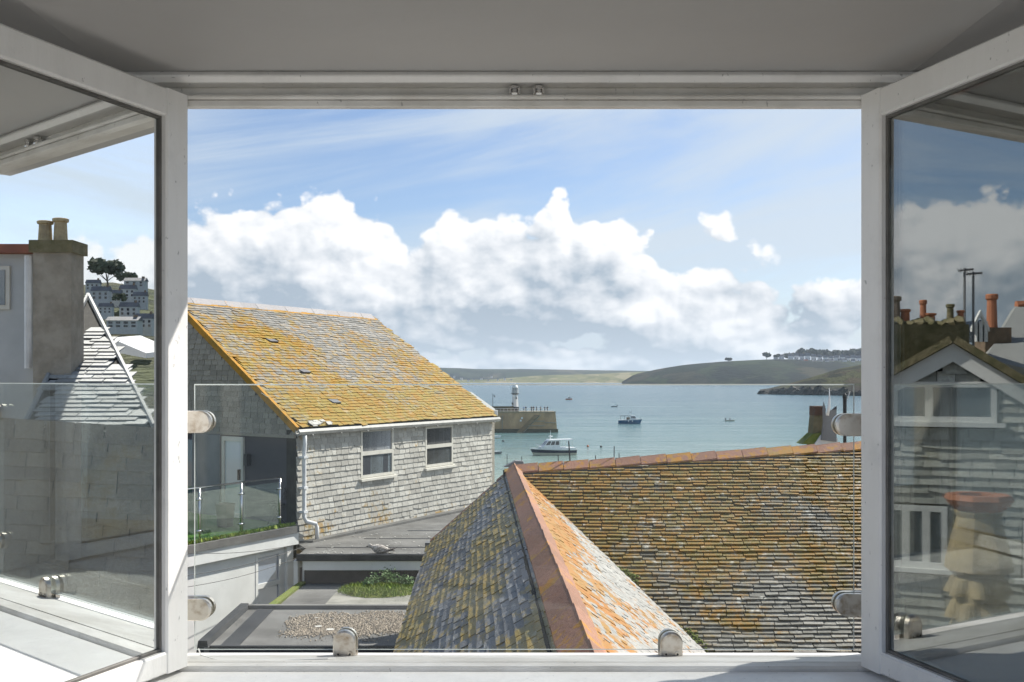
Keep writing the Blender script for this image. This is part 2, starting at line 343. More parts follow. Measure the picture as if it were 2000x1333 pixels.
def struct(name, mb, mat, smooth=False): return mb.build(name, mat, None, smooth, kind='structure')
def P(x, y, d): return V(((x-1000)/F*d, d, EYE-(y-HZ)/F*d))
def proj(v): return 1000+v.x/v.y*F, HZ-(v.z-EYE)/v.y*F
def mirror(p0, nrm):
    p0, nrm = V(p0), V(nrm).normalized()
    return lambda v: V(v)-nrm*(2*(V(v)-p0).dot(nrm))

def slates(O, A, S, N, inside, a0, a1, s0, s1, gauge, width, th, seed=1, wv=.25, lap=1.9, ragged=.12, wob=0.0, clip=None, cuts=(), slip=.05):
    """courses of single slates on the plane through O (A along the course, S up the slope, N outwards)"""
    r = random.Random(seed); out = []; s = s0
    while s < s1:
        a = a0-r.random()*width; gg = gauge*(1+r.uniform(-.06, .06))
        while a < a1:
            wd = width*(1+r.uniform(-wv, wv))
            if clip and (a < clip[0] or a+wd > clip[1]):
                a2 = max(a, clip[0]); wd = min(a+wd, clip[1])-a2; a = a2
                if wd < .03: a += max(wd, .03); continue
            nxt = a+wd; skip = False
            for c0, c1, c2, c3 in cuts:          # openings: trim the slates at their edges
                if c2 < s+gg*.5 < c3 and a < c1 and a+wd > c0:
                    if a < c0-.02: wd = c0-a
                    elif a+wd > c1+.02: wd = a+wd-c1; a = c1
                    else: skip = True
            if not skip and inside(a+wd/2, s+gg/2):
                gap = .006+r.random()*.006; L = gg*lap
                sag = wob*math.sin(a*1.7+s*.9)*gauge
                lb, rb = r.uniform(-ragged, ragged)*gauge+sag, r.uniform(-ragged, ragged)*gauge+sag
                t2 = th*r.uniform(.8, 1.25); lift = th*1.1+r.uniform(0, th*.5)
                q = lambda aa, ss, nn: O+A*aa+S*ss+N*nn
                if r.random() < slip: sl2_ = r.uniform(.1, .45)*gauge; lb -= sl2_; rb -= sl2_*r.uniform(.5, 1.3)
                if r.random() < slip*1.5: lb += r.uniform(.1, .4)*gauge
                vs = [q(a, s+lb, lift), q(a+wd-gap, s+rb, lift), q(a+wd-gap, s+L, .001), q(a, s+L, .001),
                      q(a+r.uniform(0, .004), s+lb, lift+t2), q(a+wd-gap-r.uniform(0, .004), s+rb, lift+t2), q(a+wd-gap, s+L, t2*.6), q(a, s+L, t2*.6)]
                out.append((vs, r.random()))
            a = nxt
        s += gg
    return out
def area_px(vs):
    t = [proj(q) for q in vs[4:8]]
    return abs(sum(t[i][0]*t[(i+1) % 4][1]-t[(i+1) % 4][0]*t[i][1] for i in range(4)))/2
def lay(groups, limit=300):
    """groups: list of (slates, parent, material). The largest in the picture become single slates, the rest one covering"""
    allq = []
    for gi_, (sl_, par, mat) in enumerate(groups):
        for it in sl_:
            c = sum(it[0], V())/8; x, y = proj(c)
            vis = 365 < x < 1685 and 560 < y < 1290 and c.y > 0
            allq.append((area_px(it[0]) if vis else 0, gi_, it))
    allq.sort(key=lambda q: -q[0])
    rest = [MB() for _ in groups]
    for i, (a, gi_, (vs, t)) in enumerate(allq):
        par, mat = groups[gi_][1], groups[gi_][2]
        if i < limit and a > 0: MB().hexa(vs, t).build('slate', mat, par)
        else: rest[gi_].hexa(vs, t)
    for mb, (sl_, par, mat) in zip(rest, groups):
        if mb.v: mb.build('slate_covering', mat, par, kind='stuff')

# ------------------------------------------------------------------ the room and the window
D0 = 2.10                                     # inner plane of the window frame
XL, XR = -.725, .777                          # clear opening
ZH, ZC = 15.542, 15.612                       # frame head underside, ceiling
mb = MB()
mb.span((-2.2, D0+.005, 12.6), (XL-.06, 2.28, 16.6)); mb.span((XR+.06, D0+.005, 12.6), (2.2, 2.28, 16.6))
mb.span((XL-.06, D0+.005, 12.6), (XR+.06, 2.28, 14.385)); mb.span((XL-.06, D0+.03, 15.615), (XR+.06, 2.28, 16.6)); mb.span((XL-.06, 2.28, 15.645), (XR+.06, 2.40, 16.6))
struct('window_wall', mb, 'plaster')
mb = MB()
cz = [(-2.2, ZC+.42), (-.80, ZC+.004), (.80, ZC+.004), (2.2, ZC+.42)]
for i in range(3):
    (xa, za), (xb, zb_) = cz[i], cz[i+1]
    yb_ = 1.05                                 # ceiling stops here; the room behind is left open to let daylight in
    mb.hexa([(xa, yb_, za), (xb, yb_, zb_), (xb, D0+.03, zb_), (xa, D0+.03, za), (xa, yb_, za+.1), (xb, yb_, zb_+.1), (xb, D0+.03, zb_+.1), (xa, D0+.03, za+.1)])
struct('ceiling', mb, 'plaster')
struct('wall_left', MB().span((-2.3, .3, 12.6), (-2.2, D0, 16.6)), 'wallp')
struct('wall_right', MB().span((2.2, .3, 12.6), (2.3, D0, 16.6)), 'wallp')
struct('wall_back', MB().span((-2.2, -3.3, 12.6), (2.2, -3.2, 13.6)), 'plaster')
fl = struct('floor', MB().span((-2.2, -3.2, 13.3), (2.2, D0, 13.39)), 'floorb')
bx = -2.2
while bx < 2.15:
    MB().span((bx+.004, -3.19, 13.392), (bx+.141, D0-.01, 13.41)).build('floor_board', 'floorb', fl); bx += .147
mb = MB().bbox((-1.15, 1.60, 14.385), (1.2, D0-.004, 14.418), .006)
struct('window_sill', mb, 'white')

wf = thing('window_frame', (0, D0, 14.39), 'white painted timber window frame between the two open casements', 'window frame')
mb = MB(); mb.bbox((XL-.05, D0, 15.562), (XR+.05, D0+.03, 15.571), .003); mb.bbox((XL-.05, D0+.006, 15.5475), (XR+.05, D0+.026, 15.5615), .002)
mb.bbox((XL-.05, D0+.031, 15.5665), (XR+.05, D0+.10, 15.594), .003)
mb.build('head', 'white_old', wf)
MB().bbox((XL-.06, D0-.012, 15.594), (XR+.06, D0+.05, 15.6155), .009).build('head_moulding', 'white', wf)
for xs, o_ in ((XL, -1), (XR, 1)):
    MB().bbox((xs, D0+.01, 14.39), (xs+o_*.055, 2.335, 15.60), .004).build('jamb', 'white', wf)
mb = MB()
mb.bbox((XL, D0-.002, 14.39), (XR, D0+.034, 14.4265), .004); mb.bbox((XL, D0+.036, 14.39), (XR, D0+.052, 14.4205), .002)
mb.hexa([(XL, D0+.054, 14.36), (XR, D0+.054, 14.36), (XR, 2.36, 14.345), (XL, 2.36, 14.345), (XL, D0+.054, 14.421), (XR, D0+.054, 14.421), (XR, 2.36, 14.386), (XL, 2.36, 14.386)])
mb.build('sill_rail', 'white_old', wf)
for x in (1005, 1052):
    c = P(x, 182, D0+.027); mb = MB()
    mb.lathe((c.x, c.y-.012, 15.5715), [(.010, 0), (.011, .004), (.006, .006), (.006, .012), (.010, .013), (.010, .019)], 12)
    for k in (-1, 1): mb.span((c.x+k*.009-.002, c.y-.016, 15.571), (c.x+k*.009+.002, c.y-.008, 15.588))
    mb.build('roller_catch', 'chrome', wf)

AL, AR = math.atan(780/F), math.atan(560/F)
hl, hr = V((-.6465, D0, 0)), V((.6965, D0, 0))
def casement(name, h, d, nin, label):
    """h hinge corner, d direction from hinge to the free edge, nin normal of the visible (room side) face"""
    t = thing(name, (h.x, h.y, 14.425), label, 'window', 'open casements')
    Zv = V((0, 0, 1)); z0, z1 = 14.428, 15.5675; Wd, th, st, rt, rb = .70, .045, .066, .055, .043
    def bar(a0, a1, za, zb_, nm, n0=0.0, n1=None, mat='white', bev=.004):
        n1 = -th if n1 is None else n1
        mb = MB(); q = lambda a, b, z: V((h.x, h.y, 0))+d*a+nin*b+Zv*z
        if zb_-za > a1-a0:
            ring = [(a0+bev, n0), (a1-bev, n0), (a1, n0-bev), (a1, n1), (a0, n1), (a0, n0-bev)]
            vs = [q(a, b, za) for a, b in ring]+[q(a, b, zb_) for a, b in ring]
        else:
            ring = [(za+bev, n0), (zb_-bev, n0), (zb_, n0-bev), (zb_, n1), (za, n1), (za, n0-bev)]
            vs = [q(a0, b, z) for z, b in ring]+[q(a1, b, z) for z, b in ring]
        n_ = 6; mb.add(vs, [tuple(range(n_-1, -1, -1)), tuple(range(n_, 2*n_))]+[(i, (i+1) % n_, n_+(i+1) % n_, n_+i) for i in range(n_)])
        return mb.build(nm, mat, t)
    bar(0, st, z0, z1, 'stile'); bar(Wd-st, Wd, z0, z1, 'stile')
    bar(st+.0005, Wd-st-.0005, z1-rt, z1, 'top_rail', -.0006); bar(st+.0005, Wd-st-.0005, z0, z0+rb, 'bottom_rail', -.0006)
    bar(st, st+.006, z0+rb, z1-rt, 'glazing_bead', -.012, -.040, 'seal', .001)
    bar(Wd-st-.006, Wd-st, z0+rb, z1-rt, 'glazing_bead', -.012, -.040, 'seal', .001)
    bar(st+.0065, Wd-st-.0065, z1-rt-.006, z1-rt, 'glazing_bead', -.012, -.040, 'seal', .001)
    bar(st+.0065, Wd-st-.0065, z0+rb, z0+rb+.006, 'glazing_bead', -.012, -.040, 'seal', .001)
    for nn in (-.017, -.036):
        a0, a1 = st+.0065, Wd-st-.0065; mb = MB(); o3 = V((h.x, h.y, 0))
        q = lambda a, b, z: o3+d*a+nin*b+Zv*z
        za, zb_ = z0+rb+.0065, z1-rt-.0065
        mb.hexa([q(a0, nn, za), q(a1, nn, za), q(a1, nn-.004, za), q(a0, nn-.004, za), q(a0, nn, zb_), q(a1, nn, zb_), q(a1, nn-.004, zb_), q(a0, nn-.004, zb_)])
        mb.build('pane', 'sash_glass', t)
    return t
dl = V((-math.sin(AL), -math.cos(AL), 0)); nl = V((math.cos(AL), -math.sin(AL), 0))
dr = V((math.sin(AR), -math.cos(AR), 0)); nr = V((-math.cos(AR), -math.sin(AR), 0))
casement('casement', hl, dl, nl, 'white casement opened into the room on the left, sunlit stile')
casement('casement', hr, dr, nr, 'white casement opened into the room on the right, in shade')
RL = mirror(hl+nl*-.019+V((0, 0, 15)), nl); RR = mirror(hr+nr*-.019+V((0, 0, 15)), nr)

# glass safety screen outside the sill
gs = thing('glass_balustrade', (0, 2.30, 14.386), 'frameless clear glass safety screen clamped across the window opening', 'balustrade')
a, b = P(380, 1269, 2.30), P(1668, 750.5, 2.30)
mb = MB(); x0, x1, z0, z1, y0, y1, cf = a.x, b.x, a.z, b.z, 2.295, 2.305, .0026
fr_ = [V((x0+cf, y0, z0+cf)), V((x1-cf, y0, z0+cf)), V((x1-cf, y0, z1-cf)), V((x0+cf, y0, z1-cf))]; md_ = [V((x0, y0+cf, z0)), V((x1, y0+cf, z0)), V((x1, y0+cf, z1)), V((x0, y0+cf, z1))]; bk_ = [V((q.x, y1, q.z)) for q in md_]
mb.add(fr_+bk_, [(0, 1, 2, 3), (5, 4, 7, 6)])
mb.cur = 1; mb.add(fr_+md_+bk_, [(k, 4+k, 4+(k+1) % 4, (k+1) % 4) for k in range(4)]+[(4+k, 8+k, 8+(k+1) % 4, 4+(k+1) % 4) for k in range(4)])
mb.build('glass_panel', ['glass', 'gedge'], gs)
def clamp(c, up, wd, ln):
    """D-shaped clamp: c = middle of its fixed end, up = direction of the round end"""
    up = V(up); side = up.cross(V((0, 1, 0))); r = wd/2; pl = [c-side*r, c+side*r]
    pl += [c+up*(ln-r)+side*r*math.cos(math.pi*k/12)+up*r*math.sin(math.pi*k/12) for k in range(13)]
    par = None
    for yo, nm in ((-.018, 'clamp'), (.0065, 'clamp')):
        q = [V((v.x, 2.30+yo, v.z)) for v in pl]; ins = [c+(v-c)*.93 for v in q]; ins = [V((v.x, 2.30+yo-.0022 if yo < 0 else 2.30+yo+.0145, v.z)) for v in ins]
        mb = MB(); n_ = len(q); back = [v+V((0, .0118, 0)) for v in q]
        fr = ins if yo < 0 else ins
        if yo < 0: mb.add(ins+q+back, [tuple(range(n_))]+[(i, (i+1) % n_, n_+(i+1) % n_, n_+i)[::-1] for i in range(n_)]+[(n_+i, n_+(i+1) % n_, 2*n_+(i+1) % n_, 2*n_+i)[::-1] for i in range(n_)]+[tuple(range(3*n_-1, 2*n_-1, -1))])
        else: mb.add(q+back, [tuple(range(n_)), tuple(range(2*n_-1, n_-1, -1))]+[(i, (i+1) % n_, n_+(i+1) % n_, n_+i)[::-1] for i in range(n_)])
        o = mb.build(nm, 'steel', gs)
        par = par or o
    if up.z > .5:
        for k in (-1, 1):
            s_ = c+side*k*.0125+up*.011; mb = MB()
            ring = [V((s_.x+.0055*math.cos(2*math.pi*i/10), 2.2765, s_.z+.0055*math.sin(2*math.pi*i/10))) for i in range(10)]
            mb.prism(ring, (0, .004, 0)); mb.build('screw', 'steel', par)
            mb = MB(); mb.prism([V((s_.x+.0025*math.cos(2*math.pi*i/6), 2.2758, s_.z+.0025*math.sin(2*math.pi*i/6))) for i in range(6)], (0, .001, 0)); mb.build('screw_socket', 'dark', par)
for x, yb, yt in ((675, 1286, 1228), (1309, 1288, 1231)):
    c = P(x, yb, 2.30); clamp(V((c.x, 2.30, 14.393)), (0, 0, 1), .049, P(x, yt, 2.3).z-14.393)
for y in (824, 1188): c = P(368, y, 2.30); clamp(V((XL+.0005, 2.30, c.z)), (1, 0, 0), .048, .071)
for y in (830, 1179): c = P(1675, y, 2.30); clamp(V((XR-.0005, 2.30, c.z)), (-1, 0, 0), .049, .072)
cb = MB().tube([P(388, 1268, 2.25), P(392, 1280, 2.22), P(430, 1291, 2.20), P(500, 1294, 2.19), P(570, 1290, 2.19), P(640, 1287, 2.20), P(655, 1286, 2.22)], .0016, 6)
cb.build('sealant_strip', 'white', wf)
# dark panel seen through the left casement
pn = MB().bbox((-2.19, 1.05, 14.2), (-2.12, 1.45, 15.2), .01).build('wall_panel', 'curtain', None, label='tall dark navy panel on the room wall behind the left casement', category='panel')

# ------------------------------------------------------------------ sea
m, n, o = newmat('sea_water'); P0 = pos(n); X_, Y_, Z_ = n.sep(P0)
dist = n.m('SQRT', n.m('ADD', n.m('POWER', X_, 2), n.m('POWER', Y_, 2)))
ang = n.m('DIVIDE', 1000.0, n.m('MAXIMUM', dist, 60.0))
patch = n.noise(n.vm('MULTIPLY', P0, (.0035, .012, 1)), 1.0, 4, .55)
f = n.m('ADD', ang, n.m('MULTIPLY', n.m('SUBTRACT', patch, .5), 4.0))
col = n.mix(n.step(f, .9, 3.4), (.032, .088, .118), (.095, .172, .178))
col = n.mix(n.step(f, 3.2, 6.8), col, (.26, .33, .275))
wv = n.m('ADD', n.noise(n.vm('MULTIPLY', P0, (.35, .9, 1)), 1.0, 4, .6), n.m('MULTIPLY', n.noise(n.vm('MULTIPLY', P0, (.05, .16, 1)), 1.0, 3, .6), 3.0))
wv = n.m('ADD', wv, n.m('MULTIPLY', n.noise(n.vm('MULTIPLY', P0, (.008, .035, 1)), 1.0, 3, .6), 9.0))
b = prin(n, o, col, .16, 0, wv, .75, .5, IOR=1.33)
M['sea'] = m
mb = MB().add([(-11000, 20, 0), (11000, 20, 0), (11000, 9000, 0), (-11000, 9000, 0)], [(0, 1, 2, 3)])
struct('sea', mb, 'sea')
struct('ground', MB().span((-70, -40, -.5), (70, 36, 8.4)), 'conc')

# ------------------------------------------------------------------ far shore
def terrain_mat(name, cols, dark, sc_, band):
    m, n, o = newmat(name); p = pos(n)
    q = n.vm('ADD', n.vm('MULTIPLY', p, (1, .45, 1.5)), n.comb(n.m('MULTIPLY', n.noise(p, sc_*2, 4), .8/sc_), n.m('MULTIPLY', n.noise(p, sc_*1.3, 4), .8/sc_), 0.0))
    vc = n.add('ShaderNodeTexVoronoi'); n.put(vc.inputs[0], q); vc.inputs['Scale'].default_value = sc_
    r = n.sep(vc.outputs['Color'])
    c = n.mix(r[0], cols[0], cols[1]); c = n.mix(n.step(r[1], .5, .8), c, cols[2])
    ed = n.add('ShaderNodeTexVoronoi', feature='DISTANCE_TO_EDGE'); n.put(ed.inputs[0], q); ed.inputs['Scale'].default_value = sc_
    c = n.mix(n.step(ed.outputs[0], .07, .02, 0, .55), c, dark)
    c = n.mix(n.step(n.noise(n.vm('MULTIPLY', p, (1, .5, 2)), sc_*.6, 6, .62), .50, .60), c, dark)
    if band: c = n.mix(n.step(n.m('ADD', n.sep(p)[2], n.m('MULTIPLY', n.noise(p, band[2], 4), band[3])), band[0], band[1]), band[4], c)
    prin(n, o, c, .95, 0, n.noise(p, sc_*6, 4), 4.0, .1); return m
M['far'] = terrain_mat('far_fields', [(.045, .056, .042), (.036, .05, .036), (.075, .075, .055)], (.020, .028, .03), .004, None)
M['dune'] = terrain_mat('dune_grass', [(.17, .165, .085), (.14, .15, .07), (.22, .20, .12)], (.10, .11, .055), .012, (1.0, 7.0, .02, 8.0, (.52, .44, .32)))
M['hillr'] = terrain_mat('cloud_shaded_hill', [(.010, .017, .009), (.028, .042, .015), (.036, .034, .018)], (.005, .009, .006), .008, None)  # hill colours darkened to stand in for a cloud shadow
M['headl'] = terrain_mat('grassy_headland', [(.050, .054, .024), (.068, .072, .030), (.058, .048, .028)], (.018, .022, .014), .05, (7, 15, .05, 9.0, (.05, .045, .04)))
def interp(tab, x):
    if x <= tab[0][0]: return tab[0][1]
    for (a, b), (c, d) in zip(tab, tab[1:]):
        if x <= c: return b+(d-b)*(x-a)/(c-a)
    return tab[-1][1]
def terrain(name, mat, shore, ridge, dshore, dridge, x0, x1, nx=140, ny=22, rough=.06, bulge=.8):
    """hill seen as a skyline: shore/ridge = rows by column, real depth from shore to ridge and down behind"""
    mb = MB(); vs = []; fs = []
    for j in range(ny+1):
        t = j/ny
        for i in range(nx+1):
            x = x0+(x1-x0)*i/nx
            k = min(t/.72, 1.0); d = interp(dshore, x)*(1-k)+interp(dridge, x)*k+max(0, t-.72)/.28*interp(dridge, x)*.3
            zr = EYE-(interp(ridge, x)-HZ)/F*interp(dridge, x); zs = -1.5
            z = zs+(zr-zs)*(math.sin(k*math.pi/2)**bulge) if t <= .72 else zr*(1-(t-.72)/.28*.5)
            nz = noise.fractal(V(((x-1000)/F*d, d, 3.0))*(9.0/interp(dridge, x)), 1.0, 2.0, 5)
            z += nz*rough*max(zr, 5)*min(1, k*2.2)*(1 if t < .70 else .35)
            vs.append(V(((x-1000)/F*d, d, z)))
    for j in range(ny):
        for i in range(nx): q = j*(nx+1)+i; fs.append((q, q+1, q+nx+2, q+nx+1))
    mb.add(vs, fs); return struct(name, mb, mat, True)
terrain('far_hill', 'far', [(0, 0)], [(-900, 715), (300, 716), (840, 718), (930, 721), (1060, 722), (1150, 723), (1260, 725), (1400, 726), (2900, 720)], [(0, 5600)], [(0, 7200)], -900, 2900, 220, 24, .10)
terrain('dune_hill', 'dune', [(0, 0)], [(600, 744), (820, 742.5), (960, 741.5), (1040, 735), (1130, 731), (1250, 727), (1400, 729), (1600, 740)], [(0, 4900)], [(0, 5400)], 600, 1600, 130, 16, .12)
terrain('right_hill', 'hillr', [(0, 0)], [(1215, 746), (1240, 731), (1290, 721), (1340, 713), (1410, 707), (1470, 703.5), (1520, 702.5), (1560, 704), (1620, 706), (1700, 707), (2100, 700), (2800, 690)],
        [(1215, 3500), (1500, 3050), (2800, 2600)], [(1215, 3800), (1500, 3750), (2800, 3600)], 1215, 2800, 160, 26, .045)
terrain('headland', 'headl', [(0, 0)], [(1484, 764), (1510, 757), (1540, 750), (1570, 742), (1610, 731), (1640, 722), (1680, 715), (1760, 703), (2000, 690), (2700, 670)],
        [(1484, 1090), (1550, 1050), (1680, 980), (2700, 800)], [(1484, 1110), (1560, 1180), (1680, 1250), (2700, 1300)], 1484, 2700, 170, 26, .07, .7)
ORD = 'first second third fourth fifth sixth seventh eighth ninth tenth eleventh twelfth thirteenth fourteenth fifteenth sixteenth seventeenth eighteenth nineteenth twentieth twenty-first twenty-second twenty-third twenty-fourth twenty-fifth twenty-sixth'.split()
# rocks at the foot of the headland
for i in range(26):
    x = 1488+i*8+rnd.uniform(-3, 3); d = interp([(1484, 1092), (1550, 1052), (1680, 982), (1760, 970)], x)-rnd.uniform(2, 8); c = P(x, HZ, d); mb = MB()
    h = rnd.uniform(3, 7)*(0.5 if i < 3 else 1); mb.blob((c.x, d, h*.2), (rnd.uniform(3, 7), rnd.uniform(3, 5), h), 7, 4, .3)
    mb.build('shore_rock', 'hrock' if 'hrock' in M else M.setdefault('hrock', pm('dark_shore_rock', (.045, .042, .040), (.085, .075, .06), .3, .9, .2, 1)), None, label=ORD[i]+' dark rock from the left along the foot of the headland', category='rock', group='rocks along the headland shore')

# trees and houses on the right hill
def crown(mb, c, r, n_, leaf, flat=1.0):
    c = V(c)
    for _ in range(n_):
        while True:
            q = V((rnd.uniform(-1, 1), rnd.uniform(-1, 1), rnd.uniform(-1, 1)))
            if .25 < q.length < 1: break
        p_ = c+V((q.x*r.x, q.y*r.y, q.z*r.z)); a = V((rnd.gauss(0, 1), rnd.gauss(0, 1), rnd.gauss(0, .6))).normalized(); b_ = a.orthogonal().normalized()
        s_ = leaf*rnd.uniform(.6, 1.4)
        mb.add([p_+a*s_, p_+b_*s_*.7, p_-a*s_*.9, p_-b_*s_*.8], [(0, 1, 2, 3)], rnd.random())
def tree(x, yb, yt, wpx, d, label, n_=330, group='pines on the hilltop', mat='pine', mir=None):
    b = P(x, yb, d); h = (yb-yt)/F*d; r = wpx/F*d/2
    b.z -= 2; fn = mir or (lambda v: v)
    t = thing('pine_tree' if mat == 'pine' else 'leafy_tree', fn(b), label, 'tree', group)
    mb = MB(); lean = rnd.uniform(-.1, .1)*h
    mb.tube([b, b+V((lean*.4, 0, h*.35)), b+V((lean, 0, h*.72))], [h*.045, h*.035, h*.02], 6)
    for k in range(5):
        an = k*1.26+rnd.random(); mb.tube([b+V((lean*.6, 0, h*.42)), b+V((lean+math.cos(an)*r*.6, math.sin(an)*r*.6, h*.72))], [h*.02, h*.008], 5)
    if mir: mb.xf(mir)
    mb.build('trunk', 'trunk', t)
    mb = MB()
    for k in range(6):
        an = k*1.05+rnd.random(); rr = r*rnd.uniform(.35, .62)
        crown(mb, b+V((lean+math.cos(an)*r*.5, math.sin(an)*r*.5, h*rnd.uniform(.55 if d > 1000 else .6, .85)+2)), V((rr, rr, h*(.22 if d > 1000 else .19))), n_//6, r*(.2 if d < 1000 else .26))
    if mir: mb.xf(mir)
    mb.build('crown', mat, t)
dR = 3650
tree(1423, 708, 699, 13, 3600, 'round dark bush alone on the hill skyline')
tree(1497, 703, 690, 17, dR, 'lone umbrella pine left of the white hilltop houses')
tree(1517, 701, 692, 13, dR, 'small tree beside the leftmost hilltop house')
for i, (x, yt, wd) in enumerate(((1541, 691, 16), (1563, 683, 20), (1580, 682, 20), (1598, 683, 18), (1614, 684, 20), (1631, 683, 20), (1647, 685, 18), (1662, 683, 20), (1680, 682, 22), (1700, 683, 22))):
    tree(x, 705, yt-rnd.uniform(-1.5, 1.5), wd*rnd.uniform(1.1, 1.5), 3790+i*6, ORD[i]+' umbrella pine from the left in the row above the hilltop houses')
def far_house(x, yb, wpx, hpx, d, label, group, roofm='greyroof', wallm='lwhite', mir=None, nwin=2, dep=.7, rows=1):
    b = P(x, yb, d); wd, h = wpx/F*d, hpx/F*d; dp = wd*dep; fn = mir or (lambda v: v)
    t = thing('hillside_house', fn(b), label, 'house', group)
    def bl(mb, nm, mt, par=t):
        if mir: mb.xf(mir)
        return mb.build(nm, mt, par)
    bl(MB().span((b.x-wd/2, b.y, b.z-h*.6), (b.x+wd/2, b.y+dp, b.z+h*.62)), 'wall', wallm)
    mb = MB(); e = wd*.04; z0_, z1_ = b.z+h*.622, b.z+h
    mb.add([(b.x-wd/2-e, b.y-e, z0_), (b.x+wd/2+e, b.y-e, z0_), (b.x+wd/2+e, b.y+dp+e, z0_), (b.x-wd/2-e, b.y+dp+e, z0_), (b.x-wd/2-e, b.y+dp/2, z1_), (b.x+wd/2+e, b.y+dp/2, z1_)],
           [(3, 2, 1, 0), (0, 1, 5, 4), (2, 3, 4, 5), (1, 2, 5), (3, 0, 4)])
    r = bl(mb, 'roof', roofm)
    bl(MB().span((b.x+wd*.3, b.y+dp*.4, z0_), (b.x+wd*.42, b.y+dp*.6, z1_+h*.14)), 'chimney', 'brick')
    for rw in range(rows):
        for k in range(nwin):
            cx = b.x-wd/2+wd*(k+.5)/nwin; zc = b.z+h*(.30 if rows == 1 else .12+.3*rw)
            bl(MB().span((cx-wd*.07, b.y-.03*wd/8, zc-h*.09), (cx+wd*.07, b.y+.05, zc+h*.10)), 'window', 'winb')
hx = [(1516, 703, 8, 7), (1527, 703, 9, 8), (1545, 704, 9, 10), (1556, 705, 8, 12), (1567, 705, 8, 11), (1578, 706, 9, 13), (1590, 706, 9, 11), (1602, 707, 8, 11), (1613, 707, 8, 10), (1624, 708, 8, 10), (1635, 708, 9, 11), (1646, 708, 8, 12), (1657, 709, 9, 11), (1668, 709, 9, 12), (1679, 709, 9, 11)]
for i, (x, y, a, b) in enumerate(hx):
    far_house(x, y, a, b*1.3, 3700-(i % 3)*14, ORD[i]+' white house from the left on the hilltop across the bay', 'white houses on the right hilltop', 'greyroof')
for i in range(10):
    far_house(1552+i*12.5+rnd.uniform(-3, 3), 711+rnd.uniform(-1, 1), rnd.uniform(6, 9), rnd.uniform(8, 10), 3520-(i % 2)*15, ORD[i]+' house from the left in the lower row on the right hilltop', 'lower row of hilltop houses', rnd.choice(('greyroof', 'redroof', 'greyroof')), rnd.choice(('lwhite', 'cream', 'lwhite')))
for i in range(11):
    x = 872+i*13+rnd.uniform(-4, 4); far_house(x, rnd.choice((737, 741, 744, 745)), rnd.uniform(3, 5), rnd.uniform(2.5, 4), 5000 if i % 2 else 5050, ORD[i]+' tiny pale house from the left along the far shore', 'tiny houses across the bay', nwin=1)

# ------------------------------------------------------------------ pier with lighthouse
dp_ = 298.0
pr = thing('pier', P(1020, 845, dp_), 'brown granite harbour pier with steps, ending in the sea', 'pier')
xl, xr, zt = P(880, HZ, dp_).x, P(1085, HZ, dp_).x, P(0, 806, dp_).z
mb = MB(); mb.hexa([(xl, dp_, -2), (xr+.7, dp_, -2), (xr+.7, dp_+13, -2), (xl, dp_+13, -2), (xl, dp_+.6, zt), (xr, dp_+.6, zt), (xr, dp_+13, zt), (xl, dp_+13, zt)])
mb.build('body', 'granite', pr)
mb = MB().span((xl, dp_-.12, -1), (xr+.75, dp_+.3, 1.0)); mb.build('weed_band', 'graniteg', pr)
MB().span((xl, dp_+.4, zt), (xr+.1, dp_+1.4, zt+.28)).build('coping', 'stonepale', pr)
def pface(x, y, off=-.35): q = P(x, y, dp_); return V((q.x, dp_+.3+off, q.z))
a, b = pface(1043, 812), pface(1010, 845)
MB().prism([a, a+V((1.6, 0, 0)), b+V((1.6, 0, 0)), b], (0, .8, 0)).build('stair', 'graniteg', pr)
for k in range(14):
    q = b+(a-b)*(k/14); MB().span((q.x, q.y-.1, q.z), (q.x+1.5, q.y+.2, q.z+.18)).build('step', 'granite', pr)
MB().prism([a+V((1.7, -.1, .1)), a+V((2.0, -.1, .1)), b+V((2.0, -.1, .1)), b+V((1.7, -.1, .1))], (0, .5, 0)).build('stair_kerb', 'stonepale', pr)
for x0_, x1_, y in ((1037, 1064, 823), (1064, 1087, 826), (1032, 1064, 832)):
    a, b = pface(x0_, y), pface(x1_, y); MB().span((a.x, a.y-.1, a.z-.13), (b.x, a.y+.6, a.z+.13)).build('ledge', 'stonepale', pr)
a, b = pface(980, 812), pface(982, 840); MB().span((a.x, a.y-.05, b.z), (b.x, a.y+.5, a.z)).build('ladder', 'stonepale', pr)
for x, y in ((1019.5, 817), (1017, 822)): a = pface(x, y); MB().span((a.x-.25, a.y-.05, a.z-.25), (a.x+.25, a.y+.5, a.z+.25)).build('notice', 'lwhite', pr)
a, b = P(960, 794, dp_+5), P(1003, 804, dp_+5); MB().span((a.x, dp_+4.5, zt), (b.x, dp_+5.5, a.z)).build('parapet', 'graniteg', pr)
mb = MB(); ry = dp_+2.0
for x in range(970, 1075, 7): q = P(x, 800, ry); mb.tube([(q.x, ry, zt), (q.x, ry, zt+1.05)], .04, 5)
mb.tube([(P(966, 0, ry).x, ry, zt+1.05), (P(1072, 0, ry).x, ry, zt+1.05)], .05, 5); mb.tube([(P(966, 0, ry).x, ry, zt+.55), (P(1072, 0, ry).x, ry, zt+.55)], .04, 5)
mb.build('railing', 'lwhite', pr)
lh = thing('lighthouse', (P(1006, 0, dp_+6).x, dp_+6, zt), 'small white lighthouse on the harbour pier', 'lighthouse')
k = (dp_+6)/F; c = lh.location; z = lambda y: (HZ-y)*k+EYE-zt
MB().lathe(c, [(8.6*k, 0), (8.2*k, z(795))], 8, rot=.39).build('plinth', 'black', lh)
MB().lathe(c, [(7.3*k, z(795)), (5.2*k, z(770))], 8, rot=.39).build('tower', 'lwhite', lh)
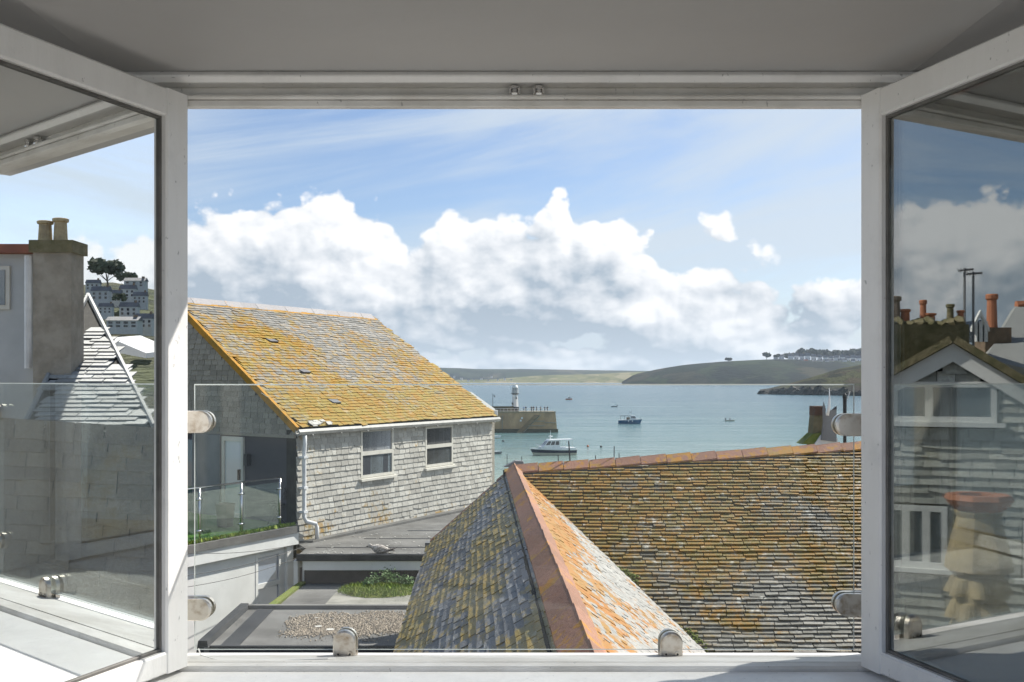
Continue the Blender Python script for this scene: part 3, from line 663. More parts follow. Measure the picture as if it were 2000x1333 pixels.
MB().lathe(c, [(5.2*k, z(771)), (8.2*k, z(769.6)), (8.2*k, z(769)), (5.5*k, z(768.8))], 12).build('gallery', 'black', lh)
mb = MB()
for i in range(12): an = i*math.pi/6; q = c+V((7.8*k*math.cos(an), 7.8*k*math.sin(an), z(769))); mb.tube([q, q+V((0, 0, .9))], .03, 4)
mb.build('gallery_rail', 'lwhite', lh)
MB().lathe(c, [(5.5*k, z(769)), (5.5*k, z(757.5))], 10).build('lantern', 'pane', lh)
for i in range(10): an = i*math.pi/5; q = c+V((5.6*k*math.cos(an), 5.6*k*math.sin(an), z(769))); MB().tube([q, q+V((0, 0, z(757.5)-z(769)))], .09, 4).build('glazing_bar', 'lwhite', lh)
MB().lathe(c, [(6.2*k, z(758)), (6.0*k, z(757)), (4.6*k, z(753.5)), (2.2*k, z(751)), (.6*k, z(750.3)), (.5*k, z(749))], 12).build('dome', 'lwhite', lh, True)
for x, y in ((1008.5, 778), (1000.5, 788.5)): q = P(x, y, dp_+5.2); MB().span((q.x-.17, dp_+4.85, q.z-.28), (q.x+.17, dp_+5.6, q.z+.28)).build('window', 'winb', lh)
lp = thing('street_lamp', (P(962.5, 0, dp_+4).x, dp_+4, zt), 'slim dark lamp post on the pier left of the lighthouse', 'lamp post')
b = lp.location; hh = P(0, 769, dp_+4).z-zt
MB().tube([b, b+V((0, 0, hh))], [.1, .06], 6).build('post', 'black', lp)
MB().tube([b+V((0, 0, hh-.6)), b+V((.5, 0, hh-.4)), b+V((.5, 0, hh-.7))], .05, 5).build('arm', 'black', lp); MB().lathe(b+V((.5, 0, hh-1.0)), [(.2, 0), (.22, .15), (.05, .35)], 8).build('lamp', 'black', lp)

# people on the pier
def person_mesh(stride, col):
    me = bpy.data.meshes.new('person'); J = {'p': (0, 0, .95), 'c': (0, 0, 1.28), 'n': (0, 0, 1.47), 'h': (0, -.02, 1.60), 't': (0, -.02, 1.70)}
    for s_, k in ((1, 'l'), (-1, 'r')):
        J['s'+k] = (.17*s_, 0, 1.40); J['e'+k] = (.24*s_, .04*s_*stride, 1.12); J['w'+k] = (.22*s_, -.12+.1*s_*stride, .92)
        J['k'+k] = (.10*s_, -.1*s_*stride, .52); J['f'+k] = (.10*s_, .12*s_*stride, .07); J['o'+k] = (.11*s_, .12*s_*stride-.14, .04)
    ids = {k: i for i, k in enumerate(J)}
    E = [('p', 'c'), ('c', 'n'), ('n', 'h'), ('h', 't')]+[(a+k, b+k) for k in 'lr' for a, b in (('s', 'e'), ('e', 'w'), ('k', 'f'), ('f', 'o'))]+[('c', 's'+k) for k in 'lr']+[('p', 'k'+k) for k in 'lr']
    me.from_pydata(list(J.values()), [(ids[a], ids[b]) for a, b in E], []); me.update()
    ob = bpy.data.objects.new('person', me); COL.objects.link(ob); ob.modifiers.new('skin', 'SKIN')
    R_ = {'p': .16, 'c': .17, 'n': .06, 'h': .10, 't': .07, 's': .08, 'e': .055, 'w': .045, 'k': .075, 'f': .05, 'o': .045}
    for kk, i in ids.items():
        r = R_[kk[0]]; me.skin_vertices[0].data[i].radius = (r, r)
    me.skin_vertices[0].data[0].use_root = True
    sb = ob.modifiers.new('sub', 'SUBSURF'); sb.levels = 1; sb.render_levels = 1
    m, n, o = newmat('clothes'); zc = n.sep(n.add('ShaderNodeTexCoord').outputs['Object'])[2]
    c_ = n.mix(n.step(zc, .90, .96), (.02, .022, .03), col); c_ = n.mix(n.step(zc, 1.46, 1.5), c_, (.42, .25, .18)); c_ = n.mix(n.step(zc, 1.63, 1.66), c_, (.03, .02, .015))
    prin(n, o, c_, .8); me.materials.append(m); return ob
ppl = [(1023, 2.6, (.03, .10, .28), 0, 'in a blue jacket, leftmost on the pier beside the lighthouse'), (1027, 3.4, (.05, .05, .06), 1, 'in dark clothes right behind the blue jacket on the pier'), (1038, 2.8, (.02, .02, .025), 0, 'in black at the top of the pier steps'), (1042, 3.6, (.06, .02, .02), 1, 'in dark red behind the railing above the steps'),
       (1048, 2.9, (.02, .025, .04), 1, 'in dark navy just right of the steps on the pier'), (1056, 3.2, (.25, .25, .26), 0, 'in a grey top in the middle of the pier end group'), (1064, 2.9, (.02, .02, .02), 1, 'in black, second from the pier end'), (1069, 3.1, (.015, .02, .03), 0, 'in dark clothes, nearest to the pier end')]
for x, o_, c_, s_, lab in ppl:
    q = person_mesh(s_, c_); q.location = (P(x, 0, dp_+o_).x, dp_+o_, zt+.01); q.rotation_euler = (0, 0, rnd.uniform(0, 6)); q['label'] = 'person '+lab; q['category'] = 'person'; q['group'] = 'people on the pier'

# ------------------------------------------------------------------ boats
def hull(L, B, fb, fs, n_=12, dr=.25, rake=.14):
    """returns (lower, upper, deck) vertex grids, bow at +x, waterline z=0"""
    st = []
    for i in range(n_+1):
        t = i/n_; x = -L/2+L*t
        bw = B/2*(1-max(0, (t-.45)/.55)**2.2)*(.88+.12*min(1, t*4)); bw = max(bw, .02)
        sh = fs+(fb-fs)*t**2; st.append((x, bw, sh, t))
    return st
def boat(name, loc, rz, L, B, fb, fs, label, hm, lm, group='boats in the harbour', wl=.35):
    t = thing(name, loc, label, 'boat', group); R_ = Matrix.Rotation(rz, 3, 'Z'); tr = lambda v: R_ @ V(v)+V(loc)
    st = hull(L, B, fb, fs); mb = MB(); lo = MB(); dk = MB(); rub = MB()
    def ring(mb, f0, f1):
        vs = []
        for x, bw, sh, tt in st:
            rk = L*.10*max(0, tt-.5)*2
            for s_ in (-1, 1):
                for f in (f0, f1): vs.append(tr((x+rk*f*.9, s_*bw*(.72+.28*f), -.2+(sh+.2)*f)))
        fs_ = []
        for i in range(len(st)-1):
            a, b = i*4, i*4+4; fs_ += [(a, b, b+1, a+1), (a+3, b+3, b+2, a+2)]
        fs_ += [(0, 1, 3, 2), (len(vs)-4, len(vs)-2, len(vs)-1, len(vs)-3)]
        mb.add(vs, fs_)
    ring(lo, 0, wl); lo.build('lower_hull', lm, t)
    ring(mb, wl, .86); mb.build('hull', hm, t)
    ring(rub, .86, 1.0); rub.build('gunwale', 'boatw', t)
    vs = []; 
    for x, bw, sh, tt in st:
        rk = L*.10*max(0, tt-.5)*2
        for s_ in (-1, 1): vs.append(tr((x+rk*.9, s_*bw*.97, sh-.03)))
    dk.add(vs, [(2*i, 2*i+1, 2*i+3, 2*i+2) for i in range(len(st)-1)]); dk.build('deck', 'boatw', t)
    return t, tr
def cabin(t, tr, x0, x1, x2, x3, w_, z0, z1, mat='boatw', wins=True, name='cabin'):
    """trapezoid cabin: base x0..x3, roof x1..x2"""
    mb = MB(); mb.hexa([tr(q) for q in ((x0, -w_, z0), (x3, -w_, z0), (x3, w_, z0), (x0, w_, z0), (x1, -w_*.86, z1), (x2, -w_*.86, z1), (x2, w_*.86, z1), (x1, w_*.86, z1))])
    o = mb.build(name, mat, t)
    if wins:
        h = z1-z0
        def wp_(f, g_, s_): return (x0+(x1-x0)*g_+((x3-x0)*(1-g_)+(x2-x1)*g_)*f, s_*(w_*(1-.14*g_)+.012), z0+h*g_)
        for s_ in (-1, 1):
            for k in range(3):
                fa, fb_ = .07+k*.31, .07+k*.31+.25
                q = [wp_(fa, .35, s_), wp_(fb_, .35, s_), wp_(fb_, .86, s_), wp_(fa, .86, s_)]
                MB().prism([tr(v) for v in q], R3(tr, (0, -.02*s_, 0))).build('window', 'winb', o)
        fx = lambda g_: x3+(x2-x3)*g_+.012
        for s_ in (-1, 1):
            q = [(fx(.35), s_*.06*w_, z0+h*.35), (fx(.35), s_*.85*w_, z0+h*.35), (fx(.86), s_*.8*w_, z0+h*.86), (fx(.86), s_*.06*w_, z0+h*.86)]
            MB().prism([tr(v) for v in q], R3(tr, (-.02, 0, 0))).build('windscreen', 'winb', o)
    return o
def R3(tr, v): return tr(v)-tr((0, 0, 0))
# the big white and navy boat, bow to the left and a little towards us
b0 = P(1083, 889, 209); b0.z = 0
t, tr = boat('motor_boat', b0, rad(180+14), 8.6, 2.9, 1.5, 1.15, 'white cabin motor boat with a navy hull band, moored near the pier', 'navy', 'cream', wl=.46)
MB().hexa([tr(q) for q in ((-4.1, -1.40, 1.02), (2.9, -1.12, 1.24), (2.9, 1.12, 1.24), (-4.1, 1.40, 1.02), (-4.1, -1.38, 1.45), (3.2, -.85, 1.80), (3.2, .85, 1.80), (-4.1, 1.38, 1.45))]).build('topside', 'boatw', t)
cabin(t, tr, -.9, -.8, 1.5, 2.75, 1.18, 1.55, 3.0)
MB().hexa([tr(q) for q in ((-3.6, -1.15, 3.02), (1.5, -1.05, 2.98), (1.5, 1.05, 2.98), (-3.6, 1.15, 3.02), (-3.5, -1.1, 3.18), (1.3, -.95, 3.14), (1.3, .95, 3.14), (-3.5, 1.1, 3.18))]).build('canopy_roof', 'boatw', t)
for x in (-3.4, -2.0, -.9):
    for s_ in (-1, 1): MB().tube([tr((x, s_*1.1, 1.4)), tr((x+.1, s_*1.08, 2.93))], .04, 5).build('canopy_post', 'chrome', t)
MB().tube([tr((.9, 0, 2.98)), tr((.8, 0, 4.9))], [.09, .04], 6).build('mast', 'boatw', t)
MB().lathe(tr((.85, 0, 3.6)), [(.1, 0), (.42, .05), (.42, .2), (.1, .26)], 10).build('radar', 'boatw', t)
for i in range(5):
    x = 1.2+i*.72; w_ = 1.1-.22*i*(i > 1); MB().tube([tr((x, -max(.1, w_), 1.5)), tr((x, -max(.1, w_), 2.0))], .025, 5).build('rail_stanchion', 'chrome', t)
MB().tube([tr((1.2, -1.1, 2.0)), tr((2.6, -.9, 2.05)), tr((3.9, -.25, 2.1)), tr((3.9, .25, 2.1)), tr((2.6, .9, 2.05)), tr((1.2, 1.1, 2.0))], .03, 5).build('bow_rail', 'chrome', t)
MB().span((0, 0, 0), (.01, .01, .01)).v
mb = MB()
for s_ in (-.4, .4): mb.box(tr((-4.3, s_, .75)), (.45, .4, 1.1))
mb.build('outboard_motor', 'boatw', t)
# blue fishing boat, bow to the right
b0 = P(1229, 828, 357); b0.z = 0
t, tr = boat('fishing_boat', b0, rad(-8), 7.4, 2.6, 1.75, 1.35, 'blue fishing boat with white foredeck out in the bay', 'blue', 'blue')
cabin(t, tr, .5, .6, 1.9, 2.5, .9, 1.5, 2.75)
MB().hexa([tr(q) for q in ((1.4, -.95, 1.5), (3.6, -.25, 1.75), (3.6, .25, 1.75), (1.4, .95, 1.5), (1.4, -.8, 2.0), (3.3, -.2, 1.95), (3.3, .2, 1.95), (1.4, .8, 2.0))]).build('foredeck', 'boatw', t)
mb = MB()
for x in (-3.0, -1.6, -.2):
    for s_ in (-1, 1): mb.tube([tr((x, s_*1.0, 1.3)), tr((x, s_*1.0, 2.7))], .04, 5)
for s_ in (-1, 1): mb.tube([tr((-3, s_*1.0, 2.7)), tr((.6, s_*1.0, 2.7))], .04, 5)
mb.build('gantry', 'rubber', t)
MB().tube([tr((.4, 0, 1.4)), tr((.4, 0, 4.4))], .06, 6).build('mast', 'boatw', t)
MB().box(tr((.4, 0, 4.0)), (.9, .08, .1)).build('antenna', 'black', t)
for x in (-.2, 1.1): MB().blob(tr((x, -1.32, .95)), (.2, .15, .3), 7, 5, .02).build('fender', 'boatw', t)
MB().box(tr((-.4, 0, 1.75)), (1.0, 1.0, .9)).build('hauler', 'brick', t)
# small boats
b0 = P(1111, 781, 790); b0.z = 0
t, tr = boat('small_motor_boat', b0, rad(10), 4.9, 2.0, 1.0, .9, 'tiny orange and white cabin boat far out, right of the lighthouse', 'orange', 'orange')
cabin(t, tr, -.8, -.6, .8, 1.3, .75, .9, 2.1); MB().tube([tr((-.4, 0, 2.1)), tr((-.4, 0, 3.6))], .06, 5).build('mast', 'boatw', t)
b0 = P(1200, 795, 580); b0.z = 0
t, tr = boat('inflatable_dinghy', b0, rad(175), 3.2, 1.5, .55, .5, 'tiny dark inflatable speeding ahead of a pale wake', 'rubber', 'rubber')
MB().box(tr((-1.5, 0, .8)), (.35, .4, .9)).build('outboard_motor', 'black', t)
fo = MB()
for s_ in (-1, 1):
    vs = [V((b0.x+1.6+i*1.4, b0.y+s_*(.5+i*.10)+.3*math.sin(i), .012)) for i in range(28)]; vs2 = [q+V((0, .55-.012*i, 0)) for i, q in enumerate(vs)]
    fo.add(vs+vs2, [(i, i+1, 28+i+1, 28+i) for i in range(27)])
fo.build('wake', 'foam', None, kind='stuff', label='pale foam wake trailing the speeding inflatable', category='wake')
b0 = P(1425, 823, 380); b0.z = 0
t, tr = boat('rowing_dinghy', b0, rad(5), 3.3, 1.3, .55, .45, 'small cream dinghy with a lone rower in the bay', 'cream', 'cream')
MB().box(tr((-1.5, 0, .7)), (.3, .35, .9)).build('outboard_motor', 'black', t)
q = person_mesh(0, (.02, .02, .025)); q.location = tr((.1, 0, -.45)); q.rotation_euler = (0, 0, 2.0); q['label'] = 'person in dark clothes in the small cream dinghy'; q['category'] = 'person'
b0 = P(961, 887, 212); b0.z = 0
t, tr = boat('inflatable_dinghy', b0, rad(-6), 3.6, 1.6, .62, .55, 'grey inflatable dinghy half hidden behind the slate house corner', 'rubber', 'rubber')
b0 = P(960, 857, 268); b0.z = 0
t, tr = boat('rowing_boat', b0, rad(4), 4.2, 1.6, .8, .7, 'white open boat below the pier at the slate house corner', 'boatw', 'cream')
for x, y in ((983, 863), (1174, 874), (1148, 873)):
    q = P(x, y, EYE*F/(y-HZ)); mb = MB().blob((q.x, q.y, .12), .28, 8, 6, .02); mb.build('mooring_buoy', 'orange' if x == 1148 else 'black', None, True, label={983: 'small dark mooring buoy left of the white motor boat', 1174: 'small dark mooring buoy right of the white motor boat', 1148: 'orange mooring buoy close to the motor boat stern'}[x], category='buoy', group='mooring buoys')

# ------------------------------------------------------------------ slate-hung house on the left
th_ = rad(29.0); u = V((math.sin(th_), math.cos(th_), 0)); nn_ = V((math.cos(th_), -math.sin(th_), 0)); Zv = V((0, 0, 1)); C0 = V((-4.94, 24.0, 0))
HP = lambda s, t, z: C0+u*s-nn_*t+Zv*z
def s_at(x, t=0.0):
    k = (x-1000)/F; o_ = C0-nn_*t; return (k*o_.y-o_.x)/(u.x-k*u.y)
def on_wall(x, y, t=0.0):
    s = s_at(x, t); q = HP(s, t, 0); return s, EYE-(y-HZ)/F*q.y
hs = thing('slate_house', HP(4, 2, 8.4), 'slate-hung house with an ochre lichened slate roof and two windows', 'house')
LW = s_at(960)
ZE = 13.86
wl_ = MB(); wl_.prism([HP(0, 0, 8.4), HP(LW, 0, 8.4), HP(LW, 0, ZE), HP(0, 0, ZE)], -nn_*.28); wall = wl_.build('front_wall', 'under', hs)
MB().prism([HP(LW, .01, 8.4), HP(LW, 4.54, 8.4), HP(LW, 9.1, 8.4), HP(LW, 9.1, ZE), HP(LW, 4.54, 16.95), HP(LW, .01, ZE)], u*.2).build('end_wall', 's_gable', hs)
# windows in the front wall
wins = []
for xa, xb, ya, yb in ((703, 767, 838, 935), (829, 883, 832.5, 914)):
    (sa, zt_), (sb, zt2) = on_wall(xa, ya), on_wall(xb, ya-2); _, zb_ = on_wall(xa, yb); zt_ = (zt_+zt2)/2
    wins.append((sa, sb, zb_, zt_))
def wall_window(parent, HPf, sa, sb, za, zb_, split, sillm='pvc', panes=('skypane', 'pane'), fw=.07, t0=0.0, curtains=False, fm='pvc'):
    w_ = thing('window', HPf((sa+sb)/2, t0, za), '', '') if False else None
    mb = MB()
    def bar(s0, s1, z0, z1, ta=-.035, tb=.06): mb.hexa([HPf(s0, ta, z0), HPf(s1, ta, z0), HPf(s1, tb, z0), HPf(s0, tb, z0), HPf(s0, ta, z1), HPf(s1, ta, z1), HPf(s1, tb, z1), HPf(s0, tb, z1)])
    bar(sa, sa+fw, za, zb_); bar(sb-fw, sb, za, zb_); bar(sa+fw, sb-fw, zb_-fw, zb_); bar(sa+fw, sb-fw, za, za+fw); zs = za+(zb_-za)*split; bar(sa+fw, sb-fw, zs-fw*.7, zs+fw*.7)
    fr = mb.build('window', fm, parent)
    for (a, b), pm_ in zip(((zs+fw*.7, zb_-fw), (za+fw, zs-fw*.7)), panes):
        mb = MB(); mb.hexa([HPf(sa+fw, .0, a), HPf(sb-fw, .0, a), HPf(sb-fw, .03, a), HPf(sa+fw, .03, a), HPf(sa+fw, .0, b), HPf(sb-fw, .0, b), HPf(sb-fw, .03, b), HPf(sa+fw, .03, b)]); mb.build('pane', pm_, fr)
    mb = MB(); mb.hexa([HPf(sa-.06, -.11, za-.075), HPf(sb+.06, -.11, za-.075), HPf(sb+.06, .05, za-.06), HPf(sa-.06, .05, za-.06), HPf(sa-.06, -.11, za-.02), HPf(sb+.06, -.11, za-.02), HPf(sb+.06, .05, za), HPf(sa-.06, .05, za)]); mb.build('sill', sillm, fr)
    if curtains:
        for s0, s1, z1_ in ((sa+fw+.02, sa+fw+.36, zs-.08), (sb-fw-.34, sb-fw-.14, zs-.08)):
            mb = MB(); mb.hexa([HPf(s0, -.004, za+fw), HPf(s1, -.004, za+fw), HPf(s1, .0, za+fw), HPf(s0, .0, za+fw), HPf(s0, -.004, z1_), HPf(s1, -.004, z1_), HPf(s1, .0, z1_), HPf(s0, .0, z1_)]); mb.build('curtain', 'curtain', fr)
    return fr
(sa, sb, za, zb_) = wins[0]; wall_window(hs, HP, sa, sb, za, zb_, .50, panes=('skypane', 'panel'), curtains=True)
(sa, sb, za, zb_) = wins[1]; wall_window(hs, HP, sa, sb, za, zb_, .50, panes=('skypane', 'panel'))
def in_wall(a, s):
    z = s
    if not (0.0 < a < LW and z < ZE-.02): return False
    return True
ws = slates(HP(0, 0, 0), u, Zv, nn_, in_wall, 0, LW, 10.7, ZE, .140, .225, .016, 3, .30, 1.25, .05, .03, (0, LW), slip=.012, cuts=[(sa-.004, sb+.004, za-.06, zb_) for sa, sb, za, zb_ in wins])
lay([(ws, wall, 's_wall')])
# gable end
GD = (HP(.62, 4.54, 0)-HP(0, 0, 0)); GL = GD.length; gd = GD.normalized(); gn = V((gd.y, -gd.x, 0)); gn = -gn if gn.y > 0 else gn
GP = lambda g_, t, z: C0+gd*g_-gn*t+Zv*z
def verge_z(g_): return 13.84+(17.0-13.84)*min(g_, 2*GL-g_)/GL
gw = MB(); gw.prism([GP(.02, 0, 8.4), GP(2*GL, 0, 8.4), GP(2*GL, 0, 13.8), GP(GL, 0, 17.0), GP(.02, 0, 13.82)], -gn*.25); gable = gw.build('gable_wall', 'purple', hs)
gs_ = slates(GP(0, 0, 0), gd, Zv, gn, lambda a, s: 0.0 < a < 5.6 and s < verge_z(a)-.05, 0, 5.6, 13.72, 17.1, .125, .24, .014, 5, .22, 1.25, .05, .03, (0, 5.6), slip=.01)
mb = MB()
for vs, t_ in gs_: mb.hexa(vs, t_)
mb.build('slate_covering', 's_gable', gable, kind='stuff')
def gbox(g0, g1, z0, z1, t0, t1): return MB().hexa([GP(g0, t0, z0), GP(g1, t0, z0), GP(g1, t1, z0), GP(g0, t1, z0), GP(g0, t0, z1), GP(g1, t0, z1), GP(g1, t1, z1), GP(g0, t1, z1)])
gbox(.0, 5.6, 13.66, 13.735, -.05, .0).build('slate_drip_course', 's_gable', gable)
gbox(2.62, 3.7, 11.69, 13.655, -.10, .0).build('render_panel', 'renderg', gable)
dr_ = MB()
for q in ((1.80, 1.88, 11.69, 13.63), (2.52, 2.615, 11.69, 13.63), (1.88, 2.52, 13.52, 13.63), (1.88, 2.52, 11.69, 11.80)):
    b_ = gbox(*q, -.06, .0); dr_.add(b_.v, b_.f)
door = dr_.build('door', 'pvc', hs); gbox(1.88, 2.52, 11.80, 13.52, -.02, .0).build('pane', 'panel', door); gbox(1.93, 1.96, 12.6, 12.85, -.10, -.02).build('handle', 'black', door)
gbox(3.75, 4.6, 11.69, 13.5, -.03, .0).build('window', 'pane', hs)
g_, z_ = 1.62, 13.10
gbox(g_-.05, g_+.05, z_-.14, z_+.14, -.13, 0).build('wall_lamp', 'black', hs)
# roof
e0, r0 = HP(0, -.12, 13.90), HP(0, 4.54, 17.02); S = (r0-e0).normalized(); RLn = (r0-e0).length; N = u.cross(S).normalized(); N = -N if N.z < 0 else N
RP = lambda a, s, h=0.0: e0+u*a+S*s+N*h
va = lambda s: -.12+.74*s/RLn
rv = lambda s: LW+.16-.0*s
mb = MB(); mb.hexa([RP(va(0), 0, -.10), RP(rv(0), 0, -.10), RP(rv(RLn), RLn, -.10), RP(va(RLn), RLn, -.10), RP(va(0), 0), RP(rv(0), 0), RP(rv(RLn), RLn), RP(va(RLn), RLn)])
roof = mb.build('roof', 'under', hs)
bk = HP(0, 9.3, 13.8); mb = MB(); mb.prism([RP(va(RLn), RLn), RP(rv(RLn), RLn), HP(rv(0), 9.3, 13.8), HP(.9, 9.3, 13.8)], (0, 0, -.1)); mb.build('rear_slope', 's_gable', hs)
holes = [(530, 667), (593, 727), (652, 786)]
def ray_roof(x, y):
    dv = P(x, y, 1.0)-V((0, 0, EYE)); tt = (e0-V((0, 0, EYE))).dot(N)/dv.dot(N); q = V((0, 0, EYE))+dv*tt; return (q-e0).dot(u), (q-e0).dot(S)
hv = [ray_roof(*q) for q in holes]
rs = slates(e0, u, S, N, lambda a, s: va(s)+.09 < a < rv(s)-.02 and not any(abs(a-q[0]) < .16 and abs(s-q[1]) < .11 for q in hv), va(0), rv(0), -.03, RLn-.05, .122, .25, .018, 8, .25, 1.9, .14, .12)
mb = MB()
for vs, t_ in rs: mb.hexa(vs, t_)
mb.build('slate_covering', 's_house', roof, kind='stuff')
for a, s in hv:
    mb = MB(); q = lambda da, ds, h: RP(a+da, s+ds, h)
    mb.hexa([q(-.15, -.10, .0), q(.15, -.10, .0), q(.15, .14, .0), q(-.15, .14, .0), q(-.15, -.10, .07), q(.15, -.10, .07), q(.15, .14, .02), q(-.15, .14, .02)]); ven = mb.build('roof_vent', 'lead', roof)
    mb = MB(); mb.hexa([q(-.13, -.112, .008), q(.13, -.112, .008), q(.13, -.102, .008), q(-.13, -.102, .008), q(-.13, -.112, .06), q(.13, -.112, .06), q(.13, -.102, .06), q(-.13, -.102, .06)]); mb.build('vent_slot', 'black', ven)
# ridge tiles, verge, gutter, downpipe
a = va(RLn)-.05; i = 0
while a < rv(RLn)-.1:
    ln = min(.60, rv(RLn)-a); mb = MB(); z0 = .028+.008*(i % 2); b_ = HP(0, 4.54, 0)
    A_ = RP(a+.004, RLn-.17, z0); B_ = RP(a+.004, RLn, .0)+Zv*(.10+z0*.3); C_ = B_+(-nn_*.15)+Zv*-.09
    t3 = Zv*.025
    for pq in ([A_, B_, B_-t3, A_-t3*.6], [B_, C_, C_-t3, B_-t3]): mb.prism(pq, u*(ln-.008), rnd.random())
    mb.build('ridge_tile', 'ridgeg', roof); a += ln; i += 1
mb = MB(); mb.hexa([RP(va(0)-.02, -.02, -.12), RP(va(0)+.05, -.02, -.12), RP(va(RLn)+.05, RLn, -.12), RP(va(RLn)-.02, RLn, -.12), RP(va(0)-.03, -.02, .035), RP(va(0)+.06, -.02, .04), RP(va(RLn)+.06, RLn, .04), RP(va(RLn)-.03, RLn, .035)]); mb.build('verge', 'mortar', roof)
mb = MB(); mb.hexa([RP(va(RLn), RLn-.20, .012), RP(rv(RLn), RLn-.20, .012), RP(rv(RLn), RLn-.12, .012), RP(va(RLn), RLn-.12, .012), RP(va(RLn), RLn-.20, .038), RP(rv(RLn), RLn-.20, .036), RP(rv(RLn), RLn-.12, .042), RP(va(RLn), RLn-.12, .042)]); mb.build('ridge_bedding', 'mortar', roof)
gp = [(t_+.20, z_+.07) for t_, z_ in ((-.40, 13.80), (-.44, 13.74), (-.42, 13.68), (-.36, 13.655), (-.30, 13.68), (-.28, 13.74), (-.28, 13.80), (-.30, 13.79), (-.31, 13.72), (-.36, 13.68), (-.41, 13.72), (-.39, 13.79))]
mb = MB(); mb.prism([HP(-.14, t_, z_) for t_, z_ in gp], u*(LW+.30)); gut = mb.build('gutter', 'gutter', hs)
for k in range(9): s_ = .3+k*1.05; MB().hexa([HP(s_, -.245, 13.715), HP(s_+.04, -.245, 13.715), HP(s_+.04, -.03, 13.75), HP(s_, -.03, 13.75), HP(s_, -.245, 13.735), HP(s_+.04, -.245, 13.735), HP(s_+.04, -.03, 13.82), HP(s_, -.03, 13.82)]).build('gutter_bracket', 'gutter', gut)
MB().tube([HP(.12, -.16, 13.73), HP(.12, -.16, 13.52), HP(.12, -.14, 13.34), HP(.12, -.14, 11.85), HP(.16, -.16, 11.75), HP(.46, -.2, 11.66), HP(.50, -.2, 11.58), HP(.50, -.2, 11.27)], .048, 10).build('downpipe', 'pipe', hs, True)
for z_ in (13.2, 12.5, 11.95): MB().hexa([HP(.05, -.20, z_), HP(.19, -.20, z_), HP(.19, 0, z_), HP(.05, 0, z_), HP(.05, -.20, z_+.05), HP(.19, -.20, z_+.05), HP(.19, 0, z_+.05), HP(.05, 0, z_+.05)]).build('pipe_bracket', 'pipe', hs)
# broken slates heaped at the eave corner
for k in range(14):
    a, s = .35+rnd.random()*.75, -.02+rnd.random()*.16; q = RP(a, s, .05+rnd.random()*.04); MB().box(q, (.16, .10, .012), (u, (S+N*rnd.uniform(-.4, .4)).normalized(), N), rnd.random()).build('broken_slate', 's_wall', roof)
# lower roof peeping out behind the right verge
mb = MB(); q = [P(893, 762, 33.2), P(921, 766, 34.2), P(968, 800, 33.0), P(958, 803, 32.4)]
mb.prism(q, (0, .2, -.25)); mb.build('side_roof', 's_refl', hs)
MB().prism([P(945, 806, 32.3), P(972, 802, 32.6), P(972, 812, 32.6), P(942, 818, 32.3)], (0, .3, 0)).build('white_fascia', 'render', hs)

# ------------------------------------------------------------------ terrace building at the far left
tb = thing('terrace_annexe', HP(-3, .5, 8.4), 'white rendered annexe carrying a turfed roof terrace beside the slate house', 'building')
ZT = 11.69
mb = MB(); mb.prism([HP(-8, 0.02, ZT-.16), HP(-.02, 0.02, ZT-.16), GP(2*GL-.1, -.02, ZT-.16), GP(2*GL, -5, ZT-.16)], (0, 0, .155)); mb.build('terrace_floor', 'turf', tb)
def hbox(s0, s1, t0, t1, z0, z1): return MB().hexa([HP(s0, t0, z0), HP(s1, t0, z0), HP(s1, t1, z0), HP(s0, t1, z0), HP(s0, t0, z1), HP(s1, t0, z1), HP(s1, t1, z1), HP(s0, t1, z1)])
hbox(-8, .0, -.10, .015, ZT-.17, ZT-.02).build('coping', 'felt', tb)
hbox(-8, .02, -.06, .4, 11.24, ZT-.172).build('fascia', 'render', tb)
sw0, sw1 = s_at(499, .08), s_at(549, .08)
zz = lambda x, y, t: EYE-(y-HZ)/F*HP(s_at(x, t), t, 0).y
zw1, zw0 = zz(520, 1080, .08), zz(520, 1192, .08)
lw = hbox(-8, sw0, .08, .4, 8.4, 11.24); q = hbox(sw0, sw1, .08, .4, 8.4, zw0); lw.add(q.v, q.f); q = hbox(sw0, sw1, .08, .4, zw1, 11.24); lw.add(q.v, q.f)
q = hbox(sw1, .05, .08, .4, 8.4, 11.24); lw.add(q.v, q.f); lw.build('wall', 'render', tb)
HP2 = lambda s, t, z: HP(s, t+.105, z)
wall_window(tb, HP2, sw0, sw1, zw0, zw1, .44, 'render', ('bluepane', 'bluepane'), .075, fm='render')
hbox(sw1+.12, sw1+.32, .0, .08, 8.4, 11.24).build('pilaster', 'render', tb)
# turf fringe along the terrace edge
mb = MB()
for _ in range(900):
    s_ = -rnd.random()*4.6; q = HP(s_, rnd.uniform(-.02, .12), ZT-.01); a = V((rnd.gauss(0, 1), rnd.gauss(0, 1), 0))*.02
    mb.add([q-a, q+a, q+a*.3+V((rnd.gauss(0, .02), rnd.gauss(0, .02), rnd.uniform(.03, .09)))], [(0, 1, 2)], rnd.random())
mb.build('turf_fringe', 'grass', tb, kind='stuff')
tbal = thing('terrace_balustrade', HP(-2, .05, ZT), 'steel and glass balustrade along the turfed terrace edge', 'balustrade')
MB().tube([HP(-8, .06, 12.79), HP(s_at(551, .06), .06, 12.79)], .022, 10).build('handrail', 'chrome', tbal, True)
ps = [s_at(x, .06) for x in (300, 390, 472, 547)]
for s_ in ps:
    po = MB().tube([HP(s_, .06, ZT-.02), HP(s_, .06, 12.78)], .02, 8).build('post', 'chrome', tbal, True)
    for z_ in (11.9, 12.55): MB().tube([HP(s_-.07, .06, z_), HP(s_+.07, .06, z_)], .025, 8).build('glass_clip', 'chrome', po, True)
for a, b in zip([-8]+ps, ps): hbox(a+.05, b-.05, .055, .065, ZT+.06, 12.70).build('pane', 'tglass', tbal)
